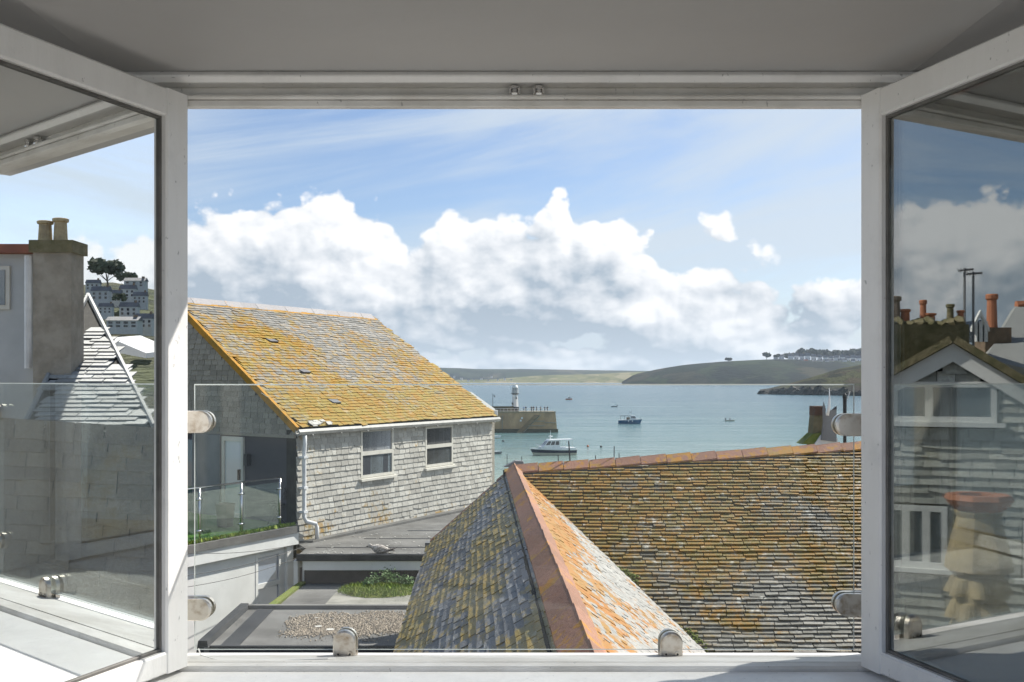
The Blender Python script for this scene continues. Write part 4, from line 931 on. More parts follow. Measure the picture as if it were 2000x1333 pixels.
pl = thing('planter', HP(-1.9, .8, ZT), 'tall black planter standing on the terrace by the glass door', 'planter')
q = P(440, 0, 23.6); MB().lathe((q.x, 23.6, ZT), [(.17, 0), (.22, .50), (.22, .53), (.19, .53), (.19, .48)], 4, rot=.4).build('pot', 'black', pl)
mb = MB(); mb.lathe((q.x, 23.6, ZT+.47), [(.19, 0), (.19, .02)], 4, rot=.4); mb.build('soil', 'wood', pl)
q = P(540, 0, 23.9)
ch = thing('folding_chair', (q.x, 24.2, ZT), 'dark folding chair at the right end of the terrace', 'chair'); cx, cy_ = q.x, 24.2
for k in (-.2, .2):
    MB().tube([(cx-.22, cy_+k, ZT), (cx+.22, cy_+k, ZT+.85)], .014, 6).build('leg', 'black', ch); MB().tube([(cx+.2, cy_+k, ZT), (cx-.18, cy_+k, ZT+.45)], .014, 6).build('leg', 'black', ch)
MB().span((cx-.22, cy_-.2, ZT+.43), (cx+.12, cy_+.2, ZT+.455)).build('seat', 'black', ch); MB().box((cx+.17, cy_, ZT+.7), (.02, .4, .28)).build('backrest', 'black', ch)
# cables
for i, (a, b, lab) in enumerate(((P(300, 1078, 19), P(600, 1060, 23.5), 'upper thin black cable crossing the white annexe wall'), (P(300, 1132, 19), P(600, 1066, 23.4), 'middle thin black cable crossing the white annexe wall'), (P(300, 1156, 19), P(600, 1083, 23.3), 'lowest thin black cable crossing the white annexe wall'))):
    MB().tube([a+(b-a)*t_/10-Zv*.12*math.sin(math.pi*t_/10) for t_ in range(11)], .006, 5).build('overhead_cable', 'cable', None, label=lab, category='cable', group='cables over the yard')

# ------------------------------------------------------------------ flat roofs between the houses
fx = thing('flat_roofed_extension', (-3, 23.5, 8.4), 'low extension with a dark felt flat roof under the slate-hung wall', 'building')
ZF = 11.25; a = P(583, 1083, 22.5); b = P(872, 1083, 22.5)
poly = [V((a.x, 22.5, ZF)), V((b.x, 22.5, ZF)), V((.3, 22.6, ZF)), HP(LW, -.01, ZF), HP(0.05, -.01, ZF), V((a.x, 23.3, ZF))]
mb = MB(); mb.prism([q+V((0, 0, -.10)) for q in poly], (0, 0, .10)); ro = mb.build('roof', 'felt', fx)
MB().bbox((a.x-.03, 22.42, ZF-.13), (b.x+.1, 22.5, ZF+.02), .02).build('felt_edge', 'feltd', fx)
mb = MB(); mb.prism([HP(0.05, -.012, ZF), HP(LW*.92, -.012, ZF), HP(LW*.92, -.30, ZF+.003), HP(.3, -.25, ZF+.003)], (0, 0, .05)); mb.build('flashing', 'felt', fx)
for k in range(3):
    y_ = 23.4+k*1.3; mb = MB(); mb.hexa([(a.x+.2+k*.9, y_, ZF+.002), (.2, y_, ZF+.002), (.2, y_+.09, ZF+.002), (a.x+.2+k*.9, y_+.09, ZF+.002), (a.x+.2+k*.9, y_, ZF+.007), (.2, y_, ZF+.007), (.2, y_+.09, ZF+.007), (a.x+.2+k*.9, y_+.09, ZF+.007)]); mb.build('felt_lap', 'feltd', ro)
MB().span((a.x+.10, 22.47, 10.92), (b.x+.2, 22.8, ZF-.131)).build('fascia', 'render', fx)
MB().span((a.x+.10, 22.62, 8.4), (b.x+.2, 22.8, 10.918)).build('wall', 'feltd', fx)
mb = MB()
for k in range(2): mb.span((a.x-.12+k*.17, 22.56+.1*k, 8.4), (a.x-.03+k*.13, 22.75, ZF-.14))
mb.build('corner_post', 'render', fx)
mb = MB()
for _ in range(70):
    x = rnd.uniform(a.x+.2, b.x-.1); y_ = 22.55+rnd.random()**1.5*3.0; q = V((x, y_, ZF+.008)); an = rnd.random()*3
    mb.box(q, (rnd.uniform(.02, .09), rnd.uniform(.015, .04), .008), (V((math.cos(an), math.sin(an), 0)), V((-math.sin(an), math.cos(an), 0)), Zv))
mb.build('shell_litter', 'shell', ro, kind='stuff')
# lower concrete roof
ZL = 10.60
cr = thing('concrete_roof', (-2.6, 21, 8.4), 'weathered pale concrete flat roof with moss below the felt roof', 'roof')
ca, cb_ = P(590, 1152, 22.6), P(840, 1152, 22.6)
xs = [ca.x, ca.x+.42, ca.x+1.55, cb_.x+.6]
pa = [(ca.x+.02, -3.65, 'felt'), (-3.62, -2.42, 'conc'), (-2.40, -.9, 'conc')]
for k, (xa, xb, mt) in enumerate(pa):
    mb = MB(); f0, f1 = xa*.985, xb*.985; mb.hexa([(f0-.12, 19.4, 8.4), (f1, 19.4, 8.4), (xb, 22.618, 8.4), (xa, 22.618, 8.4), (f0-.12, 19.4, ZL), (f1, 19.4, ZL), (xb, 22.618, ZL+.004*k), (xa, 22.618, ZL+.004*k)]); mb.build('slab', mt, cr)
mb = MB(); mb.hexa([(ca.x-.25, 19.4, ZL-.1), (ca.x-.12, 19.4, ZL-.1), (ca.x+.06, 22.6, ZL-.1), (ca.x-.05, 22.6, ZL-.1), (ca.x-.25, 19.4, ZL+.06), (ca.x-.08, 19.4, ZL+.05), (ca.x+.08, 22.6, ZL+.06), (ca.x-.05, 22.6, ZL+.06)]); mb.build('mossy_edge', 'moss', cr)
mg = MB()
def patch_r(x, y):
    c = P(740, 1152, 21.6); return ((x-c.x)/.80)**2+((y-21.75)/.62)**2
gc = P(745, 1150, 21.6)
for _ in range(5200):
    x, y_ = gc.x+rnd.uniform(-.95, 1.0), 21.85+rnd.uniform(-.75, .75); e = ((x-gc.x)/.9)**2+((y_-21.85)/.7)**2+rnd.gauss(0, .08)
    if e > 1: continue
    h = .015+.11*(1-min(e, 1))**.6; z_ = ZL+.008+h; a_ = V((rnd.gauss(0, 1), rnd.gauss(0, 1), 0)).normalized()*rnd.uniform(.006, .014); ht = rnd.uniform(.03, .09)
    q = V((x, y_, z_-.02)); mg.add([q-a_, q+a_, q+V((rnd.gauss(0, .03), rnd.gauss(0, .03), ht))], [(0, 1, 2)], rnd.random())
mg.build('roof_grass', 'grass', None, kind='stuff', label='patch of bright green grass growing on the concrete roof', category='grass')
mb = MB(); ringn = 20; vs = [V((gc.x, 21.85, ZL+.12))]
for rr in (.45, .8, 1.0):
    for k in range(ringn): an = 2*math.pi*k/ringn; j = 1+.08*math.sin(3*an+rr); vs.append(V((gc.x+.9*rr*j*math.cos(an), 21.85+.7*rr*j*math.sin(an), ZL+.006+.115*(1-rr**2)**.7 if rr < 1 else ZL-.01)))
fs = [(0, 1+k, 1+(k+1) % ringn) for k in range(ringn)]+[(1+r_*ringn+k, 1+(r_+1)*ringn+k, 1+(r_+1)*ringn+(k+1) % ringn, 1+r_*ringn+(k+1) % ringn) for r_ in range(2) for k in range(ringn)]
mb.add(vs, fs).build('moss_mound', 'moss', cr, True)
for i, (x, y, wd, hh, lab) in enumerate(((757, 1136, 60, 34, 'largest leafy green shrub growing on the mossy concrete roof'), (788, 1138, 36, 24, 'small leafy plant beside the slate eave on the concrete roof'), (725, 1140, 26, 16, 'low leafy plant at the left of the roof shrub'))):
    d = 22.1-.1*i; b_ = P(x, y, d); b_.z = ZL+.08; t = thing('shrub', b_, lab, 'plant', 'plants on the concrete roof'); r = wd/F*d/2; h = hh/F*d
    st = MB(); lf = MB()
    for k in range(16):
        an, rr = rnd.random()*6.28, r*math.sqrt(rnd.random()); tip = b_+V((rr*math.cos(an), rr*.7*math.sin(an), h*(1.05-.6*(rr/r)**2)*rnd.uniform(.6, 1.0)))
        st.tube([b_+V((rr*.3*math.cos(an), rr*.2*math.sin(an), -.05)), (b_+tip)/2+V((0, 0, h*.1)), tip], [.006, .005, .002], 4)
        for _ in range(34):
            q = b_+(tip-b_)*rnd.uniform(.35, 1.05)+V((rnd.gauss(0, .05), rnd.gauss(0, .05), rnd.gauss(0, .03))); ax_ = V((rnd.gauss(0, 1), rnd.gauss(0, 1), rnd.gauss(.2, .5))).normalized(); sd_ = ax_.orthogonal().normalized(); s_ = rnd.uniform(.018, .036)
            lf.add([q-ax_*s_, q+sd_*s_*.6+Zv*.004, q+ax_*s_, q-sd_*s_*.6+Zv*.004], [(0, 1, 2, 3)], rnd.random())
    st.build('stem', 'leaf', t); lf.build('foliage', 'leaf', t)
# near gravel roof
gr = thing('gravel_roof', (-3, 18, 8.4), 'dark felt flat roof strewn with gravel, nearest below the window', 'roof')
ZG = 10.78; c1, c2, c3, c4 = P(480, 1190, 19.35), P(830, 1190, 19.35), P(860, 1265, 16.55), P(398, 1265, 16.55)
for q in (c1, c2, c3, c4): q.z = ZG
mb = MB(); mb.prism([q-Zv*2.38 for q in (c4, c3, c2, c1)], (0, 0, 2.38)); mb.build('deck', 'felt', gr)
def edge(p, q, w_, h, nm, mt):
    dv = (q-p).normalized(); sd_ = V((-dv.y, dv.x, 0)); mb = MB(); mb.hexa([p-sd_*w_/2-Zv*.1, q-sd_*w_/2-Zv*.1, q+sd_*w_/2-Zv*.1, p+sd_*w_/2-Zv*.1, p-sd_*w_*.35+Zv*h, q-sd_*w_*.35+Zv*h, q+sd_*w_*.35+Zv*h, p+sd_*w_*.35+Zv*h]); return mb.build(nm, mt, gr)
edge(c1, c2, .16, .07, 'rear_kerb', 'felt'); edge(c4+V((-.02, 0, 0)), c1+V((-.02, 0, 0)), .20, .10, 'side_kerb', 'feltd')
mb = MB(); off = V((.24, 0, 0)); mb.hexa([c4+off+Zv*.003, c4+off+V((.3, 0, .003)), c1+off+V((.3, 0, .003)), c1+off+Zv*.003, c4+off+Zv*.012, c4+off+V((.3, 0, .012)), c1+off+V((.3, 0, .012)), c1+off+Zv*.012]); mb.build('felt_strip', 'feltd', gr)
MB().span((c4.x+.1, 16.5, ZG-.2), (-1.45, 16.56, ZG+.03)).build('front_kerb', 'feltd', gr)
mb = MB(); n_ = 0
while n_ < 6500:
    x, y_ = rnd.uniform(-3.95, -1.7), rnd.uniform(16.9, 19.15)
    e = ((x+2.75)/1.2)**2+((y_-18.05)/1.05)**2
    if noise.noise(V((x*1.6, y_*1.6, 1.0)))*.9+e > .95+rnd.gauss(0, .28): 
        n_ += .25; continue
    n_ += 1; r = rnd.uniform(.008, .021); c = V((x, y_, ZG+r*.6)); an = rnd.random()*3; ca_, sa_ = math.cos(an)*r, math.sin(an)*r
    mb.add([c+V((ca_*1.3, sa_*1.3, 0)), c+V((-sa_, ca_, 0)), c-V((ca_*1.3, sa_*1.3, 0)), c-V((-sa_, ca_, 0)), c+V((0, 0, r*.8)), c-V((0, 0, r*.6))], [(0, 1, 4), (1, 2, 4), (2, 3, 4), (3, 0, 4), (1, 0, 5), (2, 1, 5), (3, 2, 5), (0, 3, 5)], rnd.random())
mb.build('gravel', 'gravel', gr, kind='stuff')
for x, y, w_ in ((622, 1226, .16), (645, 1232, .18), (618, 1209, .07), (735, 1212, .05)):
    q = P(x, y, (EYE-ZG)*F/(y-HZ)); MB().prism([V((q.x+w_*.5*math.cos(k*.9)*rnd.uniform(.7, 1), q.y+w_*.35*math.sin(k*.9), ZG+.012)) for k in range(7)], (0, 0, .012)).build('shell_fragment', 'shell', None, label={622: 'pale flat shell fragment on the gravel, left of a pair', 645: 'pale flat shell fragment on the gravel, right of a pair', 618: 'small pale chip near the rear of the gravel roof', 735: 'tiny pale chip near the slate eave on the gravel roof'}[x], category='shell')

# ------------------------------------------------------------------ resting gull on the felt roof
gq = P(741, 1083, 22.66); gx, gy, gz = gq.x, 22.66, ZF
gu = thing('gull', (gx, gy, gz), 'speckled young gull resting on the edge of the felt roof', 'bird')
sec = [(-.235, .165, .022), (-.225, .165, .038), (-.20, .165, .046), (-.17, .150, .048), (-.145, .125, .055), (-.11, .105, .078), (-.05, .095, .094), (.03, .092, .096), (.10, .085, .082), (.16, .075, .058), (.20, .07, .036), (.24, .07, .018)]
mb = MB(); vs = []; sg = 12
for x, zc, r in sec: vs += [V((gx+x, gy+r*.85*math.cos(2*math.pi*k/sg), gz+max(.004, zc+r*math.sin(2*math.pi*k/sg)))) for k in range(sg)]
mb.add(vs, [(i*sg+k, i*sg+(k+1) % sg, (i+1)*sg+(k+1) % sg, (i+1)*sg+k) for i in range(len(sec)-1) for k in range(sg)]+[tuple(range(sg-1, -1, -1)), tuple(range((len(sec)-1)*sg, len(sec)*sg))])
mb.build('body', 'gullw', gu, True)
for s_ in (-1, 1):
    mb = MB(); mb.prism([V((gx-.08, gy+s_*.075, gz+.13)), V((gx+.03, gy+s_*.088, gz+.15)), V((gx+.17, gy+s_*.06, gz+.10)), V((gx+.30, gy+s_*.03, gz+.105)), V((gx+.36, gy+s_*.015, gz+.125)), V((gx+.20, gy+s_*.055, gz+.05)), V((gx+.02, gy+s_*.085, gz+.06))], (0, s_*.008, 0)); w_ = mb.build('wing', 'gullw', gu)
    mb = MB(); mb.prism([V((gx+.18, gy+s_*.072, gz+.085)), V((gx+.34, gy+s_*.032, gz+.115)), V((gx+.41, gy+s_*.02, gz+.142)), V((gx+.24, gy+s_*.065, gz+.055))], (0, s_*.006, 0)); mb.build('wing_tip', 'gulld', w_)
MB().prism([V((gx+.18, gy-.05, gz+.075)), V((gx+.33, gy-.06, gz+.05)), V((gx+.33, gy+.06, gz+.05)), V((gx+.18, gy+.05, gz+.075))], (0, 0, .012)).build('tail', 'gulld', gu)
MB().lathe((0, 0, 0), [(.013, 0), (.011, .03), (.003, .06)], 8).xf(lambda v: V((gx-.235-v.z, gy+v.x, gz+.158+v.y-v.z*.3))).build('bill', 'bill', gu)
for s_ in (-1, 1): MB().blob((gx-.205, gy+s_*.034, gz+.178), .007, 6, 4, 0).build('eye', 'black', gu)

# ------------------------------------------------------------------ slate house in front: wing ridge running away from us and a long slope behind
hc = thing('slate_roofed_house', (1.5, 12, 8.4), 'old house with orange lichened slate roofs and terracotta ridges, nearest in front', 'house')
XR_ = lambda y: .597-.0317*y
RZ = 13.5; YN, YA = 3.4, 17.72; TP = .9; cp, sp = 1/math.hypot(1, TP), TP/math.hypot(1, TP)
rd = V((-.0317, 1, 0)).normalized(); re = V((rd.y, -rd.x, 0))
R0 = V((XR_(YN), YN, RZ)); RLEN = (V((XR_(YA), YA, RZ))-R0).length
MK, MZ0 = .7, 13.4-.7*17.5                     # main slope: z = MZ0 + MK*y
def under(mb_pts, par_name, par=hc): return MB().prism(mb_pts, (0, 0, -.12)).build(par_name, 'under', par)
WLh, WRh = 1.40, 4.1                           # horizontal run of the wing slopes
dn = lambda side, run: re*side*run-Zv*run*TP
wl = under([R0, R0+rd*RLEN, R0+rd*RLEN+dn(-1, WLh), R0+dn(-1, WLh)], 'wing_left_slope')
wr = under([R0, R0+dn(1, WRh), R0+rd*RLEN+dn(1, WRh), R0+rd*RLEN], 'wing_right_slope')
MR0, MR1 = V((-.15, 17.62, MZ0+MK*17.62)), V((9.4, 18.42, MZ0+MK*18.42))
ms = under([V((-.15, 10.2, MZ0+MK*10.2)), V((9.4, 10.2, MZ0+MK*10.2)), MR1, MR0], 'main_slope')
MB().prism([MR0, MR1, MR1+V((0, 5.5, -3.9)), MR0+V((0, 5.5, -3.9))], (0, 0, -.12)).build('rear_slope', 's_gable', hc)
for a, b, nm in ((V((-1.0, 3.6, 8.4)), V((-.85, 17.4, 12.15)), 'wall'), (V((2.6, 10.3, 8.4)), V((9.3, 10.45, 9.7)), 'wall')): MB().span(a, b).build(nm, 'renderg', hc)
MB().prism([V((-1.0, 17.3, 8.4)), V((3.2, 17.3, 8.4)), V((3.2, 17.3, 10.6)), V((.05, 17.3, 13.3)), V((-1.0, 17.3, 12.1))], (0, .2, 0)).build('gable_wall', 'renderg', hc)
# wing slopes: course axis = ridge direction
Lw, Lr = WLh/cp, WRh/cp
SL, NL = (re*cp+Zv*sp), (-re*sp+Zv*cp); OL = R0+dn(-1, WLh)
SR, NR = (-re*cp+Zv*sp), (re*sp+Zv*cp); OR_ = R0+dn(1, WRh)
sl_l = slates(OL, rd, SL, NL, lambda a, s: -.05 < a < RLEN-.02, 0, RLEN, -.04, Lw-.13, .088, .215, .021, 21, .22, 1.8, .03, .10, slip=.006)
def in_right(a, s):
    q = OR_+rd*a+SR*s
    return a < RLEN and q.z > MZ0+MK*q.y-.14
sl_r = slates(OR_, rd, SR, NR, in_right, 0, RLEN, .3, Lr-.13, .088, .20, .012, 22, .3, 1.9, .16, .2)
SM = V((0, 1, MK)).normalized(); NM = V((0, -MK, 1)).normalized(); OM = V((0, 10.2, MZ0+MK*10.2)); XA = V((1, 0, 0))
def in_main(a, s):
    q = OM+XA*a+SM*s
    top = MR0.y+(MR1.y-MR0.y)*(q.x-MR0.x)/(MR1.x-MR0.x)
    zr = RZ-TP*(q.x-XR_(q.y))*1.0
    return q.y < top-.03 and q.z > zr-.14 and q.x > -.1
sl_m = slates(OM, XA, SM, NM, in_main, -.2, 9.2, .2, 9.6, .081, .25, .024, 23, .32, 1.75, .08, .16, slip=.02)
lay([(sl_l, wl, 's_left'), (sl_r, wr, 's_right'), (sl_m, ms, 's_main')])
# valley lining with moss
def valley(y):      # point on the valley line
    x = (RZ+TP*XR_(y)-MZ0-MK*y)/TP; return V((x, y, MZ0+MK*y))
mb = MB()
for i in range(40):
    a, b = valley(10.4+i*.18), valley(10.4+(i+1)*.18); sd_ = V((.06, .04, 0)); mb.hexa([a-sd_+Zv*.0, a+sd_, b+sd_, b-sd_, a-sd_+Zv*.035, a+sd_+Zv*.035, b+sd_+Zv*.035, b-sd_+Zv*.035])
mb.build('valley_gutter', 'lead', hc)
mb = MB()
for _ in range(420):
    y_ = rnd.choice((rnd.gauss(13.9, .12), rnd.gauss(14.6, .1), rnd.gauss(15.6, .06))); q = valley(y_)+V((rnd.gauss(.03, .05), rnd.gauss(0, .04), .04)); r = rnd.uniform(.01, .022)
    mb.blob(q, (r*1.3, r*1.3, r), 5, 3, .25, rnd.random())
mb.build('valley_moss', 'moss', hc, kind='stuff')
# ridge tiles (angular terracotta) along a line; fl, fr = outward downhill unit vectors of the two flanks
def ridge_run(a, b, fl, fr, ln, wl_, wr_, par, name, lift=.058, seed=4):
    r = random.Random(seed); dv = (b-a).normalized(); L = (b-a).length; s_ = 0; i = 0
    while s_ < L-.05:
        l_ = min(ln*r.uniform(.97, 1.03), L-s_); p_ = a+dv*s_+Zv*(lift+r.uniform(-.006, .006)); q_ = a+dv*(s_+l_-.012)+Zv*(lift+.016+r.uniform(-.008, .008)); th3 = .020
        mb = MB(); tn = r.random(); rows = []
        for e in (p_, q_):
            apex = [e+fl*.022, e+Zv*.003, e+fr*.022]
            up_ = [e+fl*wl_, apex[0], apex[1], apex[2], e+fr*wr_]; lo_ = [v-Zv*th3*1.5 for v in up_]
            rows.append(up_+lo_[::-1])
        n_ = 10; mb.add(rows[0]+rows[1], [tuple(range(n_-1, -1, -1)), tuple(range(n_, 2*n_))]+[(k, (k+1) % n_, n_+(k+1) % n_, n_+k) for k in range(n_)], tn)
        o = mb.build(name, 'hip', par)
        s_ += l_; i += 1
fL, fR = -SL, -SR
ridge_run(R0+Zv*.02, R0+rd*RLEN+Zv*.02, fL, fR, .46, .20, .155, hc, 'ridge_tile')
mb = MB(); mb.prism([R0+fL*.235+NL*.012, R0+fL*.195+NL*.012, R0+fL*.195+NL*.045, R0+fL*.235+NL*.035], rd*RLEN); mb.build('ridge_bedding', 'under', hc); mb = MB(); mb.prism([R0+fR*.19+NR*.012, R0+fR*.14+NR*.012, R0+fR*.14+NR*.034, R0+fR*.19+NR*.028], rd*RLEN); mb.build('ridge_bedding', 'mortar', hc)
fM = -SM; fB = V((0, .82, -.57))
ridge_run(MR0+V((.15, 0, .03)), MR1+Zv*.03, fM, fB, .44, .20, .18, hc, 'ridge_tile', .05, 6)
dm = (MR1-MR0).normalized(); mb = MB(); mb.prism([MR0+fM*.30+NM*.01, MR0+fM*.19+NM*.01, MR0+fM*.19+NM*.05, MR0+fM*.30+NM*.035], dm*(MR1-MR0).length); mb.build('mortar_bed', 'under', hc)
AP = R0+rd*RLEN; VE = AP+dn(-1, WLh+.02)
ridge_run(AP+Zv*.01, VE+Zv*.01, (-rd*.95-Zv*.1).normalized(), (rd*.8-Zv*.6).normalized(), .42, .13, .15, hc, 'verge_tile', .05, 7)
MB().box(VE+V((.02, -.15, -.03)), (.16, .22, .2)).build('eave_flashing', 'lead', hc)
MB().prism([OL+V((-.05, 0, -.10)), OL+V((.02, 0, -.10)), OL+V((.02, 0, -.02)), OL+V((-.05, 0, -.02))], rd*RLEN).build('fascia_board', 'feltd', hc)
# thin rods on the ridge
for x, yt, lean in ((1090, 889, 0), (1113, 862, .02), (1163, 890, 0), (1199, 872, -.005), (1209, 886, 0)):
    X_ = (x-1000)/F*17.8; yy = MR0.y+(MR1.y-MR0.y)*(X_-MR0.x)/(MR1.x-MR0.x); q = V((X_, yy, MZ0+MK*yy+.05)); q2 = P(x, yt, yy+.02)
    MB().tube([q, q2+V((-lean, 0, 0))], .008 if x != 1113 else .012, 6).build('ridge_rod', 'black', None, label={1090: 'short thin dark rod on the terracotta ridge below the boat', 1113: 'tallest dark rod on the ridge in front of the boat', 1163: 'short rod on the ridge, third from the left', 1199: 'tall thin rod on the ridge right of the boat', 1209: 'short rod rightmost of the five on the ridge'}[x], category='rod', group='rods on the terracotta ridge')
# grey roof vent behind the apex
q = P(1008, 905, 18.6); vt = thing('roof_cowl', (q.x, q.y, 12.8), 'small grey metal cowl just behind the roof apex', 'cowl')
MB().span((q.x-.13, q.y-.1, 12.8), (q.x+.10, q.y+.1, q.z-.05)).build('base', 'lead', vt); MB().prism([V((q.x-.22, q.y-.12, q.z-.06)), V((q.x+.16, q.y-.12, q.z-.06)), V((q.x+.12, q.y-.12, q.z+.04)), V((q.x-.02, q.y-.12, q.z+.05))], (0, .24, 0)).build('cap', 'lead', vt)
for x, h in ((-.16, .16), (.10, .12)): MB().tube([(q.x+x, q.y, q.z-.05), (q.x+x, q.y, q.z+h)], .006, 5).build('spike', 'black', vt)

# things beyond the ridge at the right
d = 19.6
cs_ = thing('chimney_stub', P(1608, 880, d), 'weathered brown chimney stub with a mossy face beyond the ridge', 'chimney')
mb = MB(); mb.prism([P(1584, 880, d), P(1614, 880, d), P(1612, 795, d), P(1592, 795, d)], (0, .32, 0)); mb.build('stack', 'stack', cs_)
MB().prism([P(1591, 812, d-.02), P(1612, 812, d-.02), P(1612, 794, d-.02), P(1591.5, 794, d-.02)], (0, .36, 0)).build('rusty_top', 'wood', cs_)
MB().prism([P(1566, 868, d-.1), P(1598, 868, d-.1), P(1604, 846, d-.1), P(1588, 848, d-.1)], (0, .4, 0)).build('mossy_haunch', 'moss', cs_)
MB().prism([P(1590, 870, d-.15), P(1636, 870, d-.15), P(1636, 856, d-.15), P(1604, 850, d-.15)], (0, .3, 0)).build('lead_apron', 'pipe', cs_)
sb_ = thing('slate_slab', P(1620, 862, d-.2), 'upright grey slate slabs leaning against the chimney stub', 'slab')
MB().prism([P(1604, 860, d-.2), P(1634, 864, d-.2), P(1634, 799, d-.2), P(1624, 801, d-.2), P(1610, 812, d-.2)], (0, .05, 0)).build('slab', 'lead', sb_)
MB().prism([P(1608, 830, d-.26), P(1612, 822, d-.26), P(1613, 800, d-.26), P(1609, 785, d-.26), P(1607, 800, d-.26)], (0, .03, 0)).build('shard', 'lead', sb_)
MB().prism([P(1634, 800, d-.22), P(1634.5, 794, d-.22), P(1632, 794.5, d-.22), P(1625, 801, d-.22)], (0, .03, 0)).build('shard', 'dark', sb_)
fk = MB(); fk.tube([P(1616, 812, d-.3), P(1619, 795, d-.3), P(1620, 778, d-.3), P(1619.5, 758, d-.3)], [.030, .026, .015, .003], 8); fk.build('white_finial', 'lwhite', None, True, label='pale tapering spike rising beside the grey slabs', category='finial')
bp = thing('dark_post', P(1650, 866, d+.3), 'black post topped by a hooded lamp beyond the ridge at the right', 'post')
q = P(1650, 880, d+.3); zt2 = P(0, 779, d+.3).z; MB().tube([q, V((q.x, q.y, zt2))], [.032, .036], 8).build('post', 'black', bp)
MB().lathe((q.x, q.y, zt2), [(.04, 0), (.045, .04), (.03, .08), (.012, .10)], 8).build('hood', 'black', bp); MB().tube([V((q.x+.05, q.y, zt2-.02)), V((q.x+.10, q.y, zt2+.14))], .008, 5).build('arm', 'lwhite', bp)

# ------------------------------------------------------------------ the town beside the window: seen as reflections in the two casements
def PL(x, y, d): return P(x, y, d)
def bm(mb, fn, nm, mt, par, **k): return mb.xf(fn).build(nm, mt, par, **k)
def pot(c, r, h, mt, fn, par, seg=12):
    bm(MB().lathe(c, [(r, 0), (r*.92, h*.1), (r*.8, h*.82), (r*1.05, h*.86), (r*1.08, h*.97), (r*.9, h), (r*.8, h), (r*.75, h*.8)], seg), fn, 'chimney_pot', mt, par)
# --- left casement
M['oldstack'] = pm('veiled_brick_stack', (.36, .32, .26), (.25, .22, .175), 4, .9, .02, 22)  # brick lightened to imitate the grey veil in the casement glass
M['greywall'] = pm('veiled_white_render', (.46, .47, .47), (.40, .41, .41), 2, .85)  # white walls greyed to imitate the same veil over the reflection
d = 14.0
st_ = thing('chimney_stack', RL(P(112, 1000, d)), 'brown chimney stack with two pots, mirrored in the left casement', 'chimney')
a, b = P(64, 470, d), P(138, 470, d); z0 = 8.4
bm(MB().hexa([(a.x, d, z0), (b.x, d, z0), (b.x, d+.42, z0), (a.x, d+.42, z0), (a.x, d, a.z), (b.x, d, a.z), (b.x, d+.42, a.z), (a.x, d+.42, a.z)]), RL, 'stack', 'oldstack', st_)
bm(MB().span((a.x-.04, d-.04, a.z-.16), (b.x+.04, d+.46, a.z+.002)), RL, 'cap', 'stack', st_)
for x, yt in ((88, 432), (118, 427)): q = P(x, 466, d+.2); pot((q.x, d+.2, a.z), .10, P(0, yt, d+.2).z-a.z, 'cpot', RL, st_)
wh = thing('white_house', RL(P(20, 700, 14)), 'white rendered house with red ridge, mirrored at the edge of the left casement', 'house')
a, b = P(-160, 492, 14.5), P(60, 492, 14.5)
bm(MB().span((a.x, 14.8, 8.4), (b.x, 15.3, a.z)), RL, 'wall', 'greywall', wh)
bm(MB().span((a.x-.1, 14.6, a.z), (b.x+.06, 15.4, a.z+.12)), RL, 'roof', 'redroof', wh)
q0, q1 = P(-40, 605, 14.79), P(20, 520, 14.79); wn = bm(MB().span((q0.x, 14.76, q0.z), (q1.x, 14.85, q1.z)), RL, 'window', 'pvc', wh); bm(MB().span((q0.x+.06, 14.745, q0.z+.06), (q1.x-.06, 14.78, q1.z-.06)), RL, 'pane', 'pane', wn)
bm(MB().tube([P(54, 500, 14.7), P(54, 720, 14.7)], .05, 8), RL, 'downpipe', 'pipe', wh)
sr = thing('hipped_slate_roof', RL(P(180, 830, 12)), 'pale grey hipped slate roof mirrored in the middle of the left casement', 'roof')
apx, bl_, br_ = P(172, 578, 17), P(45, 835, 12.6), P(300, 835, 12.6)
O_ = bl_.copy(); A_ = (br_-bl_); AW = A_.length; A_.normalize(); mid = (bl_+br_)/2; S_ = (apx-mid); S_ = (S_-A_*S_.dot(A_)); SLN = S_.length; S_.normalize(); N_ = A_.cross(S_).normalized(); N_ = -N_ if N_.y > 0 else N_
xap = (apx-O_).dot(A_)
bm(MB().prism([bl_, br_, apx], (0, .25, -.25)), RL, 'deck', 'under', sr)
slr = slates(O_, A_, S_, N_, lambda a, s: xap*s/SLN+.05 < a < AW-(AW-xap)*s/SLN-.05, -.2, AW+.2, 0, SLN, .13, .28, .016, 31, .2, 1.9, .04, slip=.01)
for vs, t_ in slr: bm(MB().hexa(vs, t_), RL, 'slate', 's_refl', sr)
bm(MB().tube([br_+N_*.02, apx+N_*.02], .035, 6), RL, 'hip_roll', 's_refl', sr); bm(MB().tube([bl_+N_*.02, apx+N_*.02], .035, 6), RL, 'hip_roll', 's_refl', sr)
bm(MB().prism([P(214, 660, 18), P(285, 690, 18), P(285, 700, 18), P(232, 690, 18)], (0, 1.5, .1)), RL, 'side_ledge', 'render', sr)
lrf = thing('brown_slate_wall', RL(P(140, 1150, 9)), 'brownish slate-hung wall mirrored in the lower left casement', 'wall')
O2 = P(-120, 1260, 10.2); A2 = (P(560, 1260, 11.3)-O2); AW2 = A2.length; A2.normalize(); S2 = V((0, .25, .97)).normalized(); N2 = A2.cross(S2).normalized(); N2 = -N2 if N2.y > 0 else N2
bm(MB().prism([O2, O2+A2*AW2, O2+A2*AW2+S2*2.2, O2+S2*2.2], (0, .3, 0)), RL, 'backing', 'under', lrf)
sl2 = slates(O2, A2, S2, N2, lambda a, s: 0 <= a < AW2, 0, AW2, 0, 2.15, .15, .30, .012, 33, .2, 1.4, .06)
for vs, t_ in sl2: bm(MB().hexa(vs, t_), RL, 'slate', 's_brown', lrf)
